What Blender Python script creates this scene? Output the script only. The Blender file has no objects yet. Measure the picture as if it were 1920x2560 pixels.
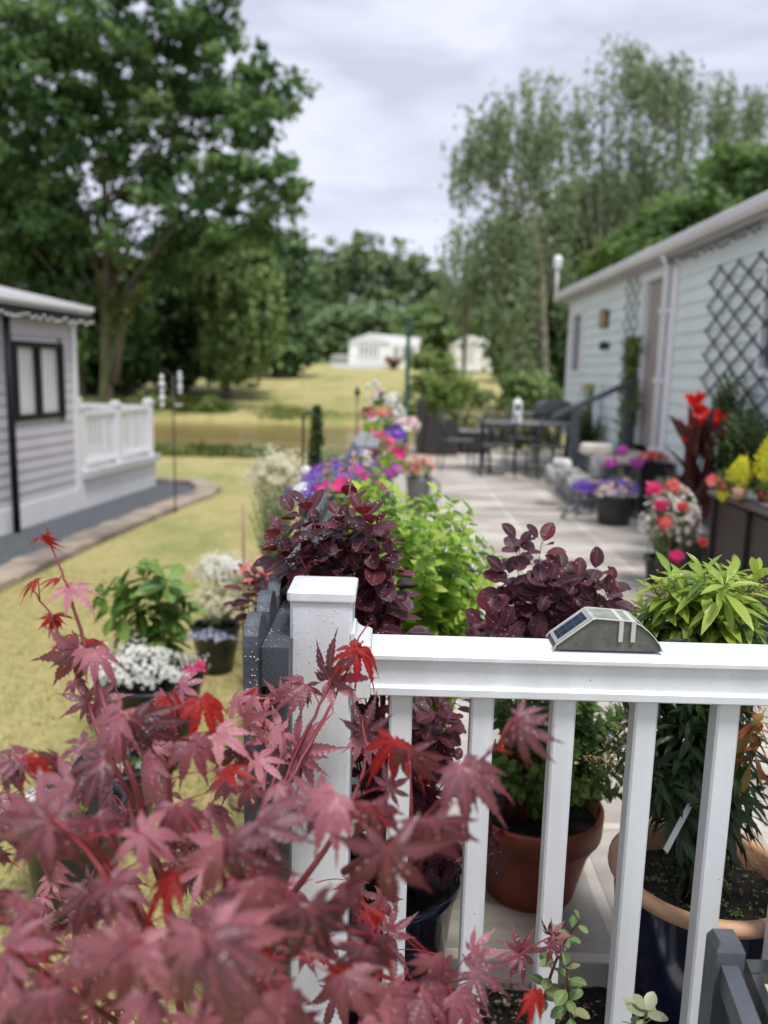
import bpy, math, random
import numpy as np
from mathutils import Vector, Matrix
random.seed(7); rng = np.random.default_rng(7)
sc = bpy.context.scene
COL = sc.collection
R_ = math.radians
# ------------------------------------------------------------------ camera
FPX, PITCH, ROLL, YAW, CAMZ = 2050.0, R_(9.7), R_(1.4), R_(-0.45), 1.40
cy, sy, cp, sp = math.cos(YAW), math.sin(YAW), math.cos(PITCH), math.sin(PITCH)
F0 = Vector((sy*cp, cy*cp, -sp)); R0 = Vector((cy, -sy, 0)); U0 = R0.cross(F0)
cr, sr = math.cos(ROLL), math.sin(ROLL)
RV = R0*cr + U0*sr; UV = U0*cr - R0*sr; FV = F0
CP = Vector((0, 0, CAMZ))
cam = bpy.data.cameras.new('camera'); camo = bpy.data.objects.new('camera', cam); COL.objects.link(camo)
M = Matrix((RV, UV, -FV)).transposed().to_4x4(); M.translation = CP
camo.matrix_world = M
cam.sensor_fit = 'VERTICAL'; cam.sensor_height = 34.6; cam.sensor_width = 25.95
cam.lens = FPX/2560*34.6
cam.clip_start = 0.05; cam.clip_end = 2000
cam.dof.use_dof = True; cam.dof.focus_distance = 1.50; cam.dof.aperture_fstop = 2.2; cam.dof.aperture_blades = 0
sc.camera = camo
# ------------------------------------------------------------------ sky, sun, exposure
SUN_EL, SUN_AZ = R_(67), R_(148)          # azimuth from +Y clockwise: behind the camera, a little to the right
world = bpy.data.worlds.new('World'); sc.world = world; world.use_nodes = True
nt = world.node_tree; nt.nodes.clear(); N = nt.nodes.new; LK = nt.links.new
out = N('ShaderNodeOutputWorld'); bg = N('ShaderNodeBackground'); LK(bg.outputs[0], out.inputs[0])
sky = N('ShaderNodeTexSky'); sky.sky_type = 'NISHITA'; sky.sun_disc = False
sky.sun_elevation = SUN_EL; sky.sun_rotation = SUN_AZ
tc = N('ShaderNodeTexCoord'); mp = N('ShaderNodeMapping'); mp.inputs['Scale'].default_value = (1.6, 1.6, 4.5)
LK(tc.outputs['Generated'], mp.inputs[0])
nz = N('ShaderNodeTexNoise'); nz.inputs['Scale'].default_value = 2.3; nz.inputs['Detail'].default_value = 5; nz.inputs['Roughness'].default_value = .5; nz.inputs['Distortion'].default_value = .3
LK(mp.outputs[0], nz.inputs[0])
rp = N('ShaderNodeValToRGB'); LK(nz.outputs['Fac'], rp.inputs[0])
e = rp.color_ramp.elements; e[0].position = .40; e[0].color = (5.2, 5.5, 6.7, 1); e[1].position = .57; e[1].color = (7.1, 7.35, 8.6, 1)
mx = N('ShaderNodeMix'); mx.data_type = 'RGBA'; mx.inputs[0].default_value = .93
LK(sky.outputs[0], mx.inputs[6]); LK(rp.outputs[0], mx.inputs[7]); LK(mx.outputs[2], bg.inputs[0])
bg.inputs[1].default_value = .0545
sun = bpy.data.lights.new('sun', 'SUN'); suno = bpy.data.objects.new('sun', sun); COL.objects.link(suno)
sun.energy = 1.5; sun.angle = R_(14); sun.color = (1, .965, .92)
sd = Vector((math.sin(SUN_AZ)*math.cos(SUN_EL), math.cos(SUN_AZ)*math.cos(SUN_EL), math.sin(SUN_EL)))
suno.rotation_euler = sd.to_track_quat('Z', 'Y').to_euler()
sc.view_settings.view_transform = 'Standard'; sc.view_settings.look = 'None'; sc.view_settings.gamma = 1
sc.view_settings.exposure = 1.25
# ------------------------------------------------------------------ measuring helpers (photo pixel + distance -> place)
def ray(px, py):
    return RV*((px-960)/FPX) + UV*(-(py-1280)/FPX) + FV
def P(px, py, D):
    r = ray(px, py); return CP + r*(D/r.y)
def PX(px, py, X):
    r = ray(px, py); return CP + r*(X/r.x)
def G(px, py, z=0.0):
    r = ray(px, py); return CP + r*((z-CAMZ)/r.z)
# ------------------------------------------------------------------ materials
def nodes(m):
    m.use_nodes = True; t = m.node_tree; return t, t.nodes.new, t.links.new, t.nodes['Principled BSDF']
def mat(name, col, rough=.6, var=.15, scale=6, bump=0, bscale=None, spec=.5, col2=None, coat=0, metal=0, stretch=None, detail=4):
    m = bpy.data.materials.new(name); t, N, L, b = nodes(m)
    b.inputs['Roughness'].default_value = rough; b.inputs['Metallic'].default_value = metal
    b.inputs['Specular IOR Level'].default_value = spec; b.inputs['Coat Weight'].default_value = coat; b.inputs['Coat Roughness'].default_value = .12
    tc = N('ShaderNodeTexCoord'); mp = N('ShaderNodeMapping'); L(tc.outputs['Object'], mp.inputs[0])
    if stretch: mp.inputs['Scale'].default_value = stretch
    n = N('ShaderNodeTexNoise'); n.inputs['Scale'].default_value = scale; n.inputs['Detail'].default_value = detail; L(mp.outputs[0], n.inputs[0])
    r = N('ShaderNodeValToRGB'); L(n.outputs['Fac'], r.inputs[0])
    r.color_ramp.elements[0].position = .32; r.color_ramp.elements[1].position = .68
    c2 = col2 or tuple(min(1, c*(1+var)) for c in col); c1 = col if col2 else tuple(c*(1-var) for c in col)
    r.color_ramp.elements[0].color = (*c1, 1); r.color_ramp.elements[1].color = (*c2, 1)
    L(r.outputs[0], b.inputs['Base Color'])
    if bump:
        n2 = N('ShaderNodeTexNoise'); n2.inputs['Scale'].default_value = bscale or scale*4; n2.inputs['Detail'].default_value = 5; L(mp.outputs[0], n2.inputs[0])
        bp = N('ShaderNodeBump'); bp.inputs['Strength'].default_value = bump; bp.inputs['Distance'].default_value = .02
        L(n2.outputs['Fac'], bp.inputs['Height']); L(bp.outputs[0], b.inputs['Normal'])
    return m
def leafmat(name, c1, c2, c3=None, rough=.4, trans=.35, tcol=None, vein=None, coat=0, edge=None, spec=.5):
    """colour varies leaf by leaf (attribute rnd); vein line and rim from the leaf's own UV"""
    m = bpy.data.materials.new(name); t, N, L, b = nodes(m)
    b.inputs['Roughness'].default_value = rough; b.inputs['Coat Weight'].default_value = coat; b.inputs['Coat Roughness'].default_value = .15
    b.inputs['Specular IOR Level'].default_value = spec
    a = N('ShaderNodeAttribute'); a.attribute_name = 'rnd'
    r = N('ShaderNodeValToRGB'); L(a.outputs['Fac'], r.inputs[0])
    r.color_ramp.elements[0].color = (*c1, 1); r.color_ramp.elements[1].color = (*(c3 or c2), 1)
    if c3:
        q = r.color_ramp.elements.new(.5); q.color = (*c2, 1)
    colout = r.outputs[0]
    if vein or edge:
        uv = N('ShaderNodeUVMap'); s = N('ShaderNodeSeparateXYZ'); L(uv.outputs[0], s.inputs[0])
        ab = N('ShaderNodeMath'); ab.operation = 'ABSOLUTE'; L(s.outputs[0], ab.inputs[0])
        if vein:
            rv = N('ShaderNodeValToRGB'); L(ab.outputs[0], rv.inputs[0])
            rv.color_ramp.elements[0].position = .03; rv.color_ramp.elements[0].color = (1, 1, 1, 1); rv.color_ramp.elements[1].position = .16; rv.color_ramp.elements[1].color = (0, 0, 0, 1)
            mm = N('ShaderNodeMix'); mm.data_type = 'RGBA'; L(rv.outputs[0], mm.inputs[0]); L(colout, mm.inputs[6]); mm.inputs[7].default_value = (*vein, 1); colout = mm.outputs[2]
            # side veins as relief
            wv = N('ShaderNodeMath'); wv.operation = 'MULTIPLY_ADD'; L(ab.outputs[0], wv.inputs[0]); wv.inputs[1].default_value = -.35; L(s.outputs[1], wv.inputs[2])
            sn = N('ShaderNodeMath'); sn.operation = 'MULTIPLY'; L(wv.outputs[0], sn.inputs[0]); sn.inputs[1].default_value = 60
            si = N('ShaderNodeMath'); si.operation = 'SINE'; L(sn.outputs[0], si.inputs[0])
            bp = N('ShaderNodeBump'); bp.inputs['Strength'].default_value = .35; bp.inputs['Distance'].default_value = .001
            L(si.outputs[0], bp.inputs['Height']); L(bp.outputs[0], b.inputs['Normal'])
        if edge:
            re = N('ShaderNodeValToRGB'); L(ab.outputs[0], re.inputs[0])
            re.color_ramp.elements[0].position = .86; re.color_ramp.elements[1].position = .99
            me = N('ShaderNodeMix'); me.data_type = 'RGBA'; L(re.outputs[0], me.inputs[0]); L(colout, me.inputs[6]); me.inputs[7].default_value = (*edge, 1); colout = me.outputs[2]
    L(colout, b.inputs['Base Color'])
    tr = N('ShaderNodeBsdfTranslucent'); mxs = N('ShaderNodeMixShader'); mxs.inputs[0].default_value = trans
    if tcol: tr.inputs[0].default_value = (*tcol, 1)
    else: L(colout, tr.inputs[0])
    L(b.outputs[0], mxs.inputs[1]); L(tr.outputs[0], mxs.inputs[2])
    o = t.nodes['Material Output']; L(mxs.outputs[0], o.inputs[0])
    return m
# ------------------------------------------------------------------ mesh builder
def wloc(o):
    v = Vector((0, 0, 0))
    while o: v = v+o.location; o = o.parent
    return v
class MB:
    def __init__(s): s.v = []; s.f = []; s.m = []; s.sm = []
    def add(s, vs, fs, mi=0, smooth=False):
        k = len(s.v); s.v += [tuple(v) for v in vs]; s.f += [tuple(i+k for i in f) for f in fs]; s.m += [mi]*len(fs); s.sm += [smooth]*len(fs); return s
    def box(s, x0, x1, y0, y1, z0, z1, mi=0, M=None):
        vs = [Vector((x, y, z)) for x in (x0, x1) for y in (y0, y1) for z in (z0, z1)]
        if M: vs = [M @ v for v in vs]
        return s.add(vs, [(0, 1, 3, 2), (4, 6, 7, 5), (0, 4, 5, 1), (2, 3, 7, 6), (0, 2, 6, 4), (1, 5, 7, 3)], mi)
    def cbox(s, c, d, mi=0, M=None, bev=0):
        c = Vector(c); hx, hy, hz = [q/2 for q in d]
        T = Matrix.Translation(c) @ (M.to_4x4() if M else Matrix())
        if not bev: return s.box(-hx, hx, -hy, hy, -hz, hz, mi, T)
        b = bev; pr = [(-hx+b, -hy), (hx-b, -hy), (hx, -hy+b), (hx, hy-b), (hx-b, hy), (-hx+b, hy), (-hx, hy-b), (-hx, -hy+b)]
        vs = []; 
        for z, k in ((-hz, 1), (-hz+b, 0), (hz-b, 0), (hz, 1)):
            for x, y in pr:
                vs.append(T @ Vector((x*(1-b/hx*k), y*(1-b/hy*k), z)))
        fs = [tuple(range(7, -1, -1)), tuple(range(24, 32))]
        for r in range(3):
            for i in range(8): fs.append((r*8+i, r*8+(i+1) % 8, r*8+8+(i+1) % 8, r*8+8+i))
        return s.add(vs, fs, mi)
    def tube(s, pts, rad, n=6, mi=0, cap=True):
        pts = [Vector(p) for p in pts]; k = len(pts)
        if not hasattr(rad, '__len__'): rad = [rad]*k
        vs = []; ref = Vector((.31, .95, .11))
        for i, p in enumerate(pts):
            t = (pts[min(i+1, k-1)]-pts[max(i-1, 0)]).normalized()
            a = t.cross(ref); a = a.normalized() if a.length > .1 else t.cross(Vector((1, 0, 0))).normalized(); b = t.cross(a)
            for j in range(n):
                q = 2*math.pi*j/n; vs.append(p+(a*math.cos(q)+b*math.sin(q))*rad[i])
        fs = [(i*n+j, i*n+(j+1) % n, (i+1)*n+(j+1) % n, (i+1)*n+j) for i in range(k-1) for j in range(n)]
        if cap: fs += [tuple(range(n-1, -1, -1)), tuple((k-1)*n+j for j in range(n))]
        return s.add(vs, fs, mi, True)
    def lathe(s, prof, c=(0, 0, 0), n=28, mi=0, M=None):
        c = Vector(c); vs = []
        for r, z in prof:
            for j in range(n):
                a = 2*math.pi*j/n; v = Vector((r*math.cos(a), r*math.sin(a), z))
                if M: v = M @ v
                vs.append(v+c)
        fs = [(i*n+j, i*n+(j+1) % n, (i+1)*n+(j+1) % n, (i+1)*n+j) for i in range(len(prof)-1) for j in range(n)]
        return s.add(vs, fs, mi, True)
    def ball(s, c, r, n=10, mi=0, sq=(1, 1, 1)):
        vs = []; c = Vector(c); h = n//2+1
        for i in range(h+1):
            th = math.pi*i/h
            for j in range(n):
                a = 2*math.pi*j/n; vs.append(c+Vector((math.sin(th)*math.cos(a)*r*sq[0], math.sin(th)*math.sin(a)*r*sq[1], math.cos(th)*r*sq[2])))
        fs = [(i*n+j, (i+1)*n+j, (i+1)*n+(j+1) % n, i*n+(j+1) % n) for i in range(h) for j in range(n)]
        return s.add(vs, fs, mi, True)
    def prism(s, poly, ax, a0, a1, mi=0):
        """extrude a 2D polygon along axis ax ('x','y','z')"""
        def mk(u, v, w): return {'x': (w, u, v), 'y': (u, w, v), 'z': (u, v, w)}[ax]
        n = len(poly); vs = [mk(u, v, a0) for u, v in poly]+[mk(u, v, a1) for u, v in poly]
        fs = [tuple(range(n)), tuple(range(2*n-1, n-1, -1))]+[(i, n+i, n+(i+1) % n, (i+1) % n) for i in range(n)]
        return s.add(vs, fs, mi)
    def build(s, name, mats, parent=None, origin=None):
        me = bpy.data.meshes.new(name); o0 = Vector(origin) if origin is not None else Vector((0, 0, 0))
        me.from_pydata([tuple(Vector(v)-o0) for v in s.v], [], s.f)
        if not isinstance(mats, (list, tuple)): mats = [mats]
        for m in mats: me.materials.append(m)
        me.polygons.foreach_set('material_index', s.m); me.polygons.foreach_set('use_smooth', s.sm); me.update()
        import bmesh
        bm = bmesh.new(); bm.from_mesh(me); bmesh.ops.recalc_face_normals(bm, faces=bm.faces); bm.to_mesh(me); bm.free()
        o = bpy.data.objects.new(name, me); COL.objects.link(o)
        if parent: o.parent = parent
        o.location = o0 - wloc(parent)
        return o
def empty(name, label, cat, loc=(0, 0, 0), group=None):
    o = bpy.data.objects.new(name, None); COL.objects.link(o); o.location = loc; o.empty_display_size = .1
    o['label'] = label; o['category'] = cat
    if group: o['group'] = group
    return o
def tag(o, label, cat, group=None):
    o['label'] = label; o['category'] = cat
    if group: o['group'] = group
    return o
def setting(o, kind='structure'):
    o['kind'] = kind; return o
def dup(root, loc, label, scale=None, rz=None):
    r = root.copy(); COL.objects.link(r); r.location = loc; r['label'] = label
    if scale: r.scale = (scale,)*3 if not hasattr(scale, '__len__') else scale
    if rz is not None: r.rotation_euler = (0, 0, rz)
    for ch in root.children:
        c = ch.copy(); COL.objects.link(c); c.parent = r
        for g in ch.children:
            d = g.copy(); COL.objects.link(d); d.parent = c
    return r
# ------------------------------------------------------------------ leaves
def leaf_tmpl(prof, k=None, fold=.25, curl=.25, wid=.5):
    """prof: list of (t, halfwidth) ; length 1 along y, UV u=-1..1 across"""
    v = []; uv = []; f = []
    for t, w in prof:
        z = -curl*t*t; 
        for sgn in (-1, 0, 1):
            v.append((sgn*w*wid, t, z+abs(sgn)*w*wid*fold)); uv.append((sgn, t))
    for i in range(len(prof)-1):
        a = i*3; f += [(a, a+1, a+4, a+3), (a+1, a+2, a+5, a+4)]
    return np.array(v, float), f, np.array(uv, float)
OVAL = leaf_tmpl([(0, .03), (.1, .07), (.22, .5), (.4, .88), (.6, 1), (.8, .8), (.93, .42), (1, .05)], wid=.30, fold=.2, curl=.15)
ROUND = leaf_tmpl([(0, .04), (.16, .04), (.28, .55), (.45, .95), (.65, 1), (.85, .75), (.96, .35), (1, .05)], wid=.31, fold=.22, curl=.18)
LANCE = leaf_tmpl([(0, .05), (.12, .3), (.35, .85), (.55, 1), (.75, .75), (.9, .35), (1, .02)], wid=.118, fold=.35, curl=.28)
SMALL = leaf_tmpl([(0, .1), (.3, .9), (.6, 1), (1, .05)], wid=.28, fold=.2, curl=.2)
QUAD = (np.array([(-.4, 0, 0), (.4, 0, .1), (.35, 1, -.15), (-.35, .9, .05)], float), [(0, 1, 2, 3)], np.array([(-1, 0), (1, 0), (1, 1), (-1, 1)], float))
BLADE = (np.array([(-.06, 0, 0), (.06, 0, 0), (.03, .6, -.06), (0, 1, -.22), (-.03, .6, -.06)], float), [(0, 1, 2, 4), (4, 2, 3)], np.array([(-1, 0), (1, 0), (1, .6), (0, 1), (-1, .6)], float))
def lobed_tmpl():
    """small three-lobed toothed leaf"""
    v = [(0, 0, 0)]; uv = [(0, 0)]; n = 15
    for i in range(n):
        a = -2.2+4.4*i/(n-1); r = .62+.3*max(0, math.cos(a*2.6))+(.06 if i % 2 else -.05)
        v.append((math.sin(a)*r*.55, .25+math.cos(a)*r*.75, .1*abs(math.sin(a))-.1*math.cos(a))); uv.append((1, .5))
    v[0] = (0, .2, 0); f = [(0, i, i+1) for i in range(1, n)]; f.append((0, n, 1))
    return np.array(v, float), f, np.array(uv, float)
LOBED = lobed_tmpl()
def flower_tmpl(p=5, cup=.25, w=.42):
    v = [(0, 0, 0)]; uv = [(0, 0)]; f = []
    for i in range(p):
        a = 2*math.pi*i/p
        for da, r, z in ((-w, .62, cup*.5), (-w*.55, 1, cup), (w*.55, 1, cup*.9), (w, .62, cup*.5)):
            v.append((math.cos(a+da)*r, math.sin(a+da)*r, z)); uv.append((0, r))
        k = 1+i*4; f.append((0, k, k+1, k+2, k+3))
    return np.array(v, float), f, np.array(uv, float)
FLOWER = flower_tmpl(); FLOWER4 = flower_tmpl(4, .15, .55); TRUMPET = flower_tmpl(5, .55, .62)
def maple_tmpl(seed, nl=7, droop=.35):
    rg = random.Random(seed); v = []; f = []; uv = []
    def av(x, y, z, u): v.append((x, y, z)); uv.append(u); return len(v)-1
    O = av(0, 0, 0, (0, 0))
    angs = [-128, -84, -42, 0, 42, 84, 128] if nl == 7 else [-98, -50, 0, 50, 98]
    lens = [.46, .76, .96, 1.0, .94, .74, .44] if nl == 7 else [.6, .9, 1, .88, .62]
    nar = .74 if droop > .5 else 1.0; angs = [math.radians(a*nar+rg.uniform(-6, 6)) for a in angs]; lens = [l*rg.uniform(.9, 1.06) for l in lens]
    def pt(a, r, lat, h):
        # lateral offset lat from the lobe's rib; lobes sag with r
        x = math.sin(a)*r+math.cos(a)*lat; y = math.cos(a)*r-math.sin(a)*lat
        return x, y, h-droop*(r**1.8)
    sin = []
    for i in range(nl+1):
        if i == 0: a = angs[0]-.5; r = .07
        elif i == nl: a = angs[-1]+.5; r = .07
        else: a = (angs[i-1]+angs[i])/2; r = .30*min(lens[i-1], lens[i])+.03
        sin.append(av(*pt(a, r, 0, -.02), (.6, r)))
    prof = [(.30, .115), (.37, .150), (.43, .158), (.49, .174), (.55, .172), (.61, .168), (.67, .150), (.73, .134), (.79, .104), (.85, .076), (.90, .044), (.95, .022)]
    for i, (a, l) in enumerate(zip(angs, lens)):
        bend = rg.uniform(-.25, .25); sag = rg.uniform(-.05, .12); foldk = rg.uniform(.25, .6)
        rib = [O]; Lc = [sin[i]]; Rc = [sin[i+1]]
        for k, (s, w) in enumerate(prof):
            aa = a+bend*s*.4; hz = .012+math.sin(s*3)*.02-sag*s*s
            ser = (.016 if k % 2 else -.012)*1.1
            ww = (w*.76)*l**.6+ser
            rib.append(av(*pt(aa, s*l, 0, hz-.035*foldk), (0, s)))
            Lc.append(av(*pt(aa, s*l-.01+rg.uniform(-.01, .01), -ww, hz+ww*foldk*.5-.02), (-1, s)))
            Rc.append(av(*pt(aa, s*l-.01+rg.uniform(-.01, .01), ww, hz+ww*foldk*.5-.02), (1, s)))
        tip = av(*pt(a+bend*.55, l*1.16, 0, -sag*1.3), (0, 1))
        for k in range(len(prof)):
            f.append((rib[k], rib[k+1], Lc[k+1], Lc[k])); f.append((rib[k], Rc[k], Rc[k+1], rib[k+1]))
        f.append((rib[-1], tip, Lc[-1])); f.append((rib[-1], Rc[-1], tip))
    return np.array(v, float), f, np.array(uv, float)
MAPLES = [maple_tmpl(i, 7 if i % 3 else 5, droop=(.12, .3, .55, .8, .42, .2)[i]) for i in range(6)]
def frames(ax, nm):
    ax = np.asarray(ax, float); nm = np.asarray(nm, float)
    ax = ax/np.maximum(1e-9, np.linalg.norm(ax, axis=1, keepdims=True))
    nm = nm-ax*np.sum(ax*nm, axis=1, keepdims=True); nm = nm/np.maximum(1e-9, np.linalg.norm(nm, axis=1, keepdims=True))
    x = np.cross(ax, nm); return np.stack([x, ax, nm], axis=2)
def scatter(name, tmpl, pos, ax, nm, size, material, parent=None, rnd=None, smooth=True, seed=0):
    """one mesh of many leaves / petals; origin at the parent's place"""
    T, Fs, U = tmpl; pos = np.asarray(pos, float); n = len(pos)
    size = np.asarray(size, float)*np.ones(n)
    Rm = frames(ax, nm)
    V = np.einsum('nij,vj->nvi', Rm, T)*size[:, None, None]+pos[:, None, :]
    if parent is not None: V = V-np.array(wloc(parent))[None, None, :]
    nv = len(T); loops = []; starts = []; tot = []
    k = 0
    for f in Fs: starts.append(k); tot.append(len(f)); loops += list(f); k += len(f)
    L = (np.array(loops)[None, :]+(np.arange(n)*nv)[:, None]).ravel()
    S = (np.array(starts)[None, :]+(np.arange(n)*k)[:, None]).ravel()
    me = bpy.data.meshes.new(name)
    me.vertices.add(n*nv); me.vertices.foreach_set('co', V.ravel())
    me.loops.add(len(L)); me.loops.foreach_set('vertex_index', L.astype(np.int32))
    me.polygons.add(len(S)); me.polygons.foreach_set('loop_start', S.astype(np.int32))
    me.update(calc_edges=True); me.validate()
    if smooth: me.polygons.foreach_set('use_smooth', np.ones(len(me.polygons), bool))
    ul = me.uv_layers.new(name='UVMap')
    if len(me.loops) == len(L): ul.data.foreach_set('uv', np.tile(U, (n, 1))[L].ravel())
    at = me.attributes.new('rnd', 'FLOAT', 'POINT')
    r = (rng.random(n) if rnd is None else np.asarray(rnd, float)); at.data.foreach_set('value', np.repeat(r, nv).astype(np.float32))
    me.materials.append(material)
    o = bpy.data.objects.new(name, me); COL.objects.link(o)
    if parent is not None: o.parent = parent
    return o
def rdir(n, up=0.0):
    d = rng.normal(size=(n, 3)); d /= np.linalg.norm(d, axis=1, keepdims=True); d[:, 2] += up; return d
def bez(a, b, bow, n=8):
    a, b = Vector(a), Vector(b); c = (a+b)/2+Vector(bow)
    return [a*(1-t)**2+c*2*t*(1-t)+b*t*t for t in [i/(n-1) for i in range(n)]]
def bush(name, label, cat, base, tips, tmpl, lm, sm, n=14, L=.05, zone=.15, el=(60, -10), pet=.006, sr=.0022, group=None, jit=.25, tipscale=.7, part='leaves', mid=None):
    base = Vector(base); root = empty(name, label, cat, base, group); mb = MB(); pos = []; ax = []; nm = []; sz = []
    for ti in tips:
        ti = Vector(ti); d = (ti-base); bow = Vector((-d.x*.25+random.uniform(-.02, .02), -d.y*.2+random.uniform(-.02, .02), d.length*.12))
        b0 = base+Vector((random.uniform(-.03, .03), random.uniform(-.03, .03), 0))
        c = bez(b0, ti, bow, 12); mb.tube(c, [sr*(1.6-1.1*i/11) for i in range(12)], 5)
        ln = sum((c[i+1]-c[i]).length for i in range(11)); z = min(zone, ln*.95)
        for i in range(n):
            q = (i+random.random()*.6)/n; s = ln-q*z; acc = 0
            for j in range(11):
                sl = (c[j+1]-c[j]).length
                if acc+sl >= s or j == 10:
                    p = c[j].lerp(c[j+1], max(0, min(1, (s-acc)/sl))); t = (c[j+1]-c[j]).normalized(); break
                acc += sl
            a = i*2.4+random.uniform(-.4, .4); r1 = t.cross(Vector((.3, .2, .9))); r1 = r1.normalized() if r1.length > .05 else Vector((1, 0, 0)); r2 = t.cross(r1)
            rad = r1*math.cos(a)+r2*math.sin(a)
            e = R_(el[0]+(el[1]-el[0])*q**.7+random.uniform(-12, 12))
            dd = t*math.sin(e)+rad*math.cos(e); nn = t*math.cos(e)-rad*math.sin(e)+Vector((random.uniform(-jit, jit), random.uniform(-jit, jit), random.uniform(-jit, jit)+.15))
            pos.append(p+rad*pet*.3); ax.append(dd); nm.append(nn); sz.append(L*random.uniform(.72, 1.12)*(tipscale+(1-tipscale)*min(1, q*2.2)))
    mb.build('stems', sm, root, base)
    scatter(part, tmpl, pos, ax, nm, sz, lm, root)
    return root, (np.array([list(p) for p in pos]), np.array([list(p) for p in ax]), np.array([list(p) for p in nm]), np.array(sz))
def blob_tips(c, r, n, up=0):
    out = []
    for i in range(n):
        d = Vector(rdir(1)[0]).normalized(); d.z = abs(d.z) if up else d.z
        k = random.uniform(.55, 1); out.append(Vector(c)+Vector((d.x*r[0], d.y*r[1], d.z*r[2]))*k)
    return out
def blooms(parent, name, centres, n, r, size, m, tmpl=FLOWER, face=(0, -.6, .7), flat=1):
    """a cluster of flowers round each centre"""
    pos = []; 
    for c in centres:
        d = rdir(n); k = rng.random(n)**.5
        p = np.array(c)[None, :]+d*(k[:, None])*np.array([r, r, r*flat]); pos.append(p)
    pos = np.concatenate(pos); nn = rdir(len(pos))*.6+np.array(face)[None, :]
    ax = np.cross(nn, rdir(len(pos)))
    return scatter(name, tmpl, pos, ax, nn, size*rng.uniform(.75, 1.2, len(pos)), m, parent)
def pot(name, label, c, r, h, m, soil, group=None, rim=.012, taper=.74, cat='plant pot', lip=.03):
    root = empty(name, label, cat, c, group); b = MB(); rb = r*taper
    b.lathe([(0, 0), (rb, 0), (rb+(r-rb)*.5, h*.5), (r-rim*.6, h-lip), (r, h-lip+.002), (r+rim*.3, h-.006), (r, h), (r-rim, h), (r-rim*1.3, h-lip), (r-rim*1.5, h*.8)], c, 40)
    b.build('body', m, root, c)
    s = MB(); k = r-rim*1.45; n = 24; vs = [Vector(c)+Vector((0, 0, h*.82+.015))]+[Vector(c)+Vector((math.cos(6.2832*i/n)*k, math.sin(6.2832*i/n)*k, h*.82)) for i in range(n)]
    s.add(vs, [(0, 1+i, 1+(i+1) % n) for i in range(n)], 0, True); s.build('soil', soil, root, c)
    return root
# ------------------------------------------------------------------ shared materials
WHITE = mat('white_upvc', (.64, .66, .675), .27, .06, 5, .05, 60, col2=(.75, .77, .81), stretch=(3, 3, .6), detail=8)
def specks(m, sc_=38, rad=.05, col=(.16, .14, .10)):      # SPECKS of dirt, a few per hand's breadth
    t = m.node_tree; N = t.nodes.new; L = t.links.new; b = t.nodes['Principled BSDF']; src = b.inputs['Base Color'].links[0].from_socket
    tc = N('ShaderNodeTexCoord'); v = N('ShaderNodeTexVoronoi'); v.inputs['Scale'].default_value = sc_; L(tc.outputs['Object'], v.inputs[0])
    lt = N('ShaderNodeMath'); lt.operation = 'LESS_THAN'; lt.inputs[1].default_value = rad; L(v.outputs['Distance'], lt.inputs[0])
    sx = N('ShaderNodeSeparateColor'); L(v.outputs['Color'], sx.inputs[0]); g = N('ShaderNodeMath'); g.operation = 'GREATER_THAN'; g.inputs[1].default_value = .72; L(sx.outputs[0], g.inputs[0])
    mu = N('ShaderNodeMath'); mu.operation = 'MULTIPLY'; L(lt.outputs[0], mu.inputs[0]); L(g.outputs[0], mu.inputs[1])
    m2 = N('ShaderNodeMix'); m2.data_type = 'RGBA'; L(mu.outputs[0], m2.inputs[0]); L(src, m2.inputs[6]); m2.inputs[7].default_value = (*col, 1); L(m2.outputs[2], b.inputs['Base Color'])
specks(WHITE)
WHITE2 = mat('white_trim', (.74, .74, .75), .35, .04, 2)
DARKWOOD = mat('slate_painted_wood', (.060, .071, .085), .42, .25, 14, .25, 60, stretch=(1, .15, 1))
DARKWOOD2 = mat('slate_painted_smooth', (.075, .082, .098), .45, .15, 12, .12, 60)
SOIL = mat('wet_soil', (.006, .005, .004), .8, .6, 60, 1, 120, col2=(.026, .018, .012))
BLACKPOT = mat('black_plastic', (.016, .018, .024), .32, .2, 5)
NAVY = mat('navy_glaze', (.008, .012, .035), .18, .3, 4, coat=.5)
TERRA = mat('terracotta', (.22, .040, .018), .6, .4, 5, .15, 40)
BUFF = mat('buff_clay', (.52, .31, .19), .65, .15, 7, .2, 50)
STEM = mat('green_stem', (.12, .16, .05), .6, .2)
REDSTEM = mat('red_stem', (.16, .022, .03), .45, .3)
BARK = mat('bark', (.13, .105, .08), .9, .35, 3, .8, 12, stretch=(1, 1, .3))
BIRCHBARK = mat('birch_bark', (.30, .27, .23), .8, .4, 4, .4, 12, stretch=(1, 1, 2))
GREYMETAL = mat('grey_metal', (.16, .17, .18), .45, .15, metal=.6)
BLACKMETAL = mat('black_metal', (.02, .02, .022), .4, .2)
STONE = mat('grey_stone', (.30, .30, .30), .85, .3, 9, .6, 30)
DROP = mat('water_drop', (.9, .9, .92), .03, .0, spec=1)
_t, _N, _L, _b = nodes(DROP); _b.inputs['Transmission Weight'].default_value = .35; _b.inputs['IOR'].default_value = 1.33
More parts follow.
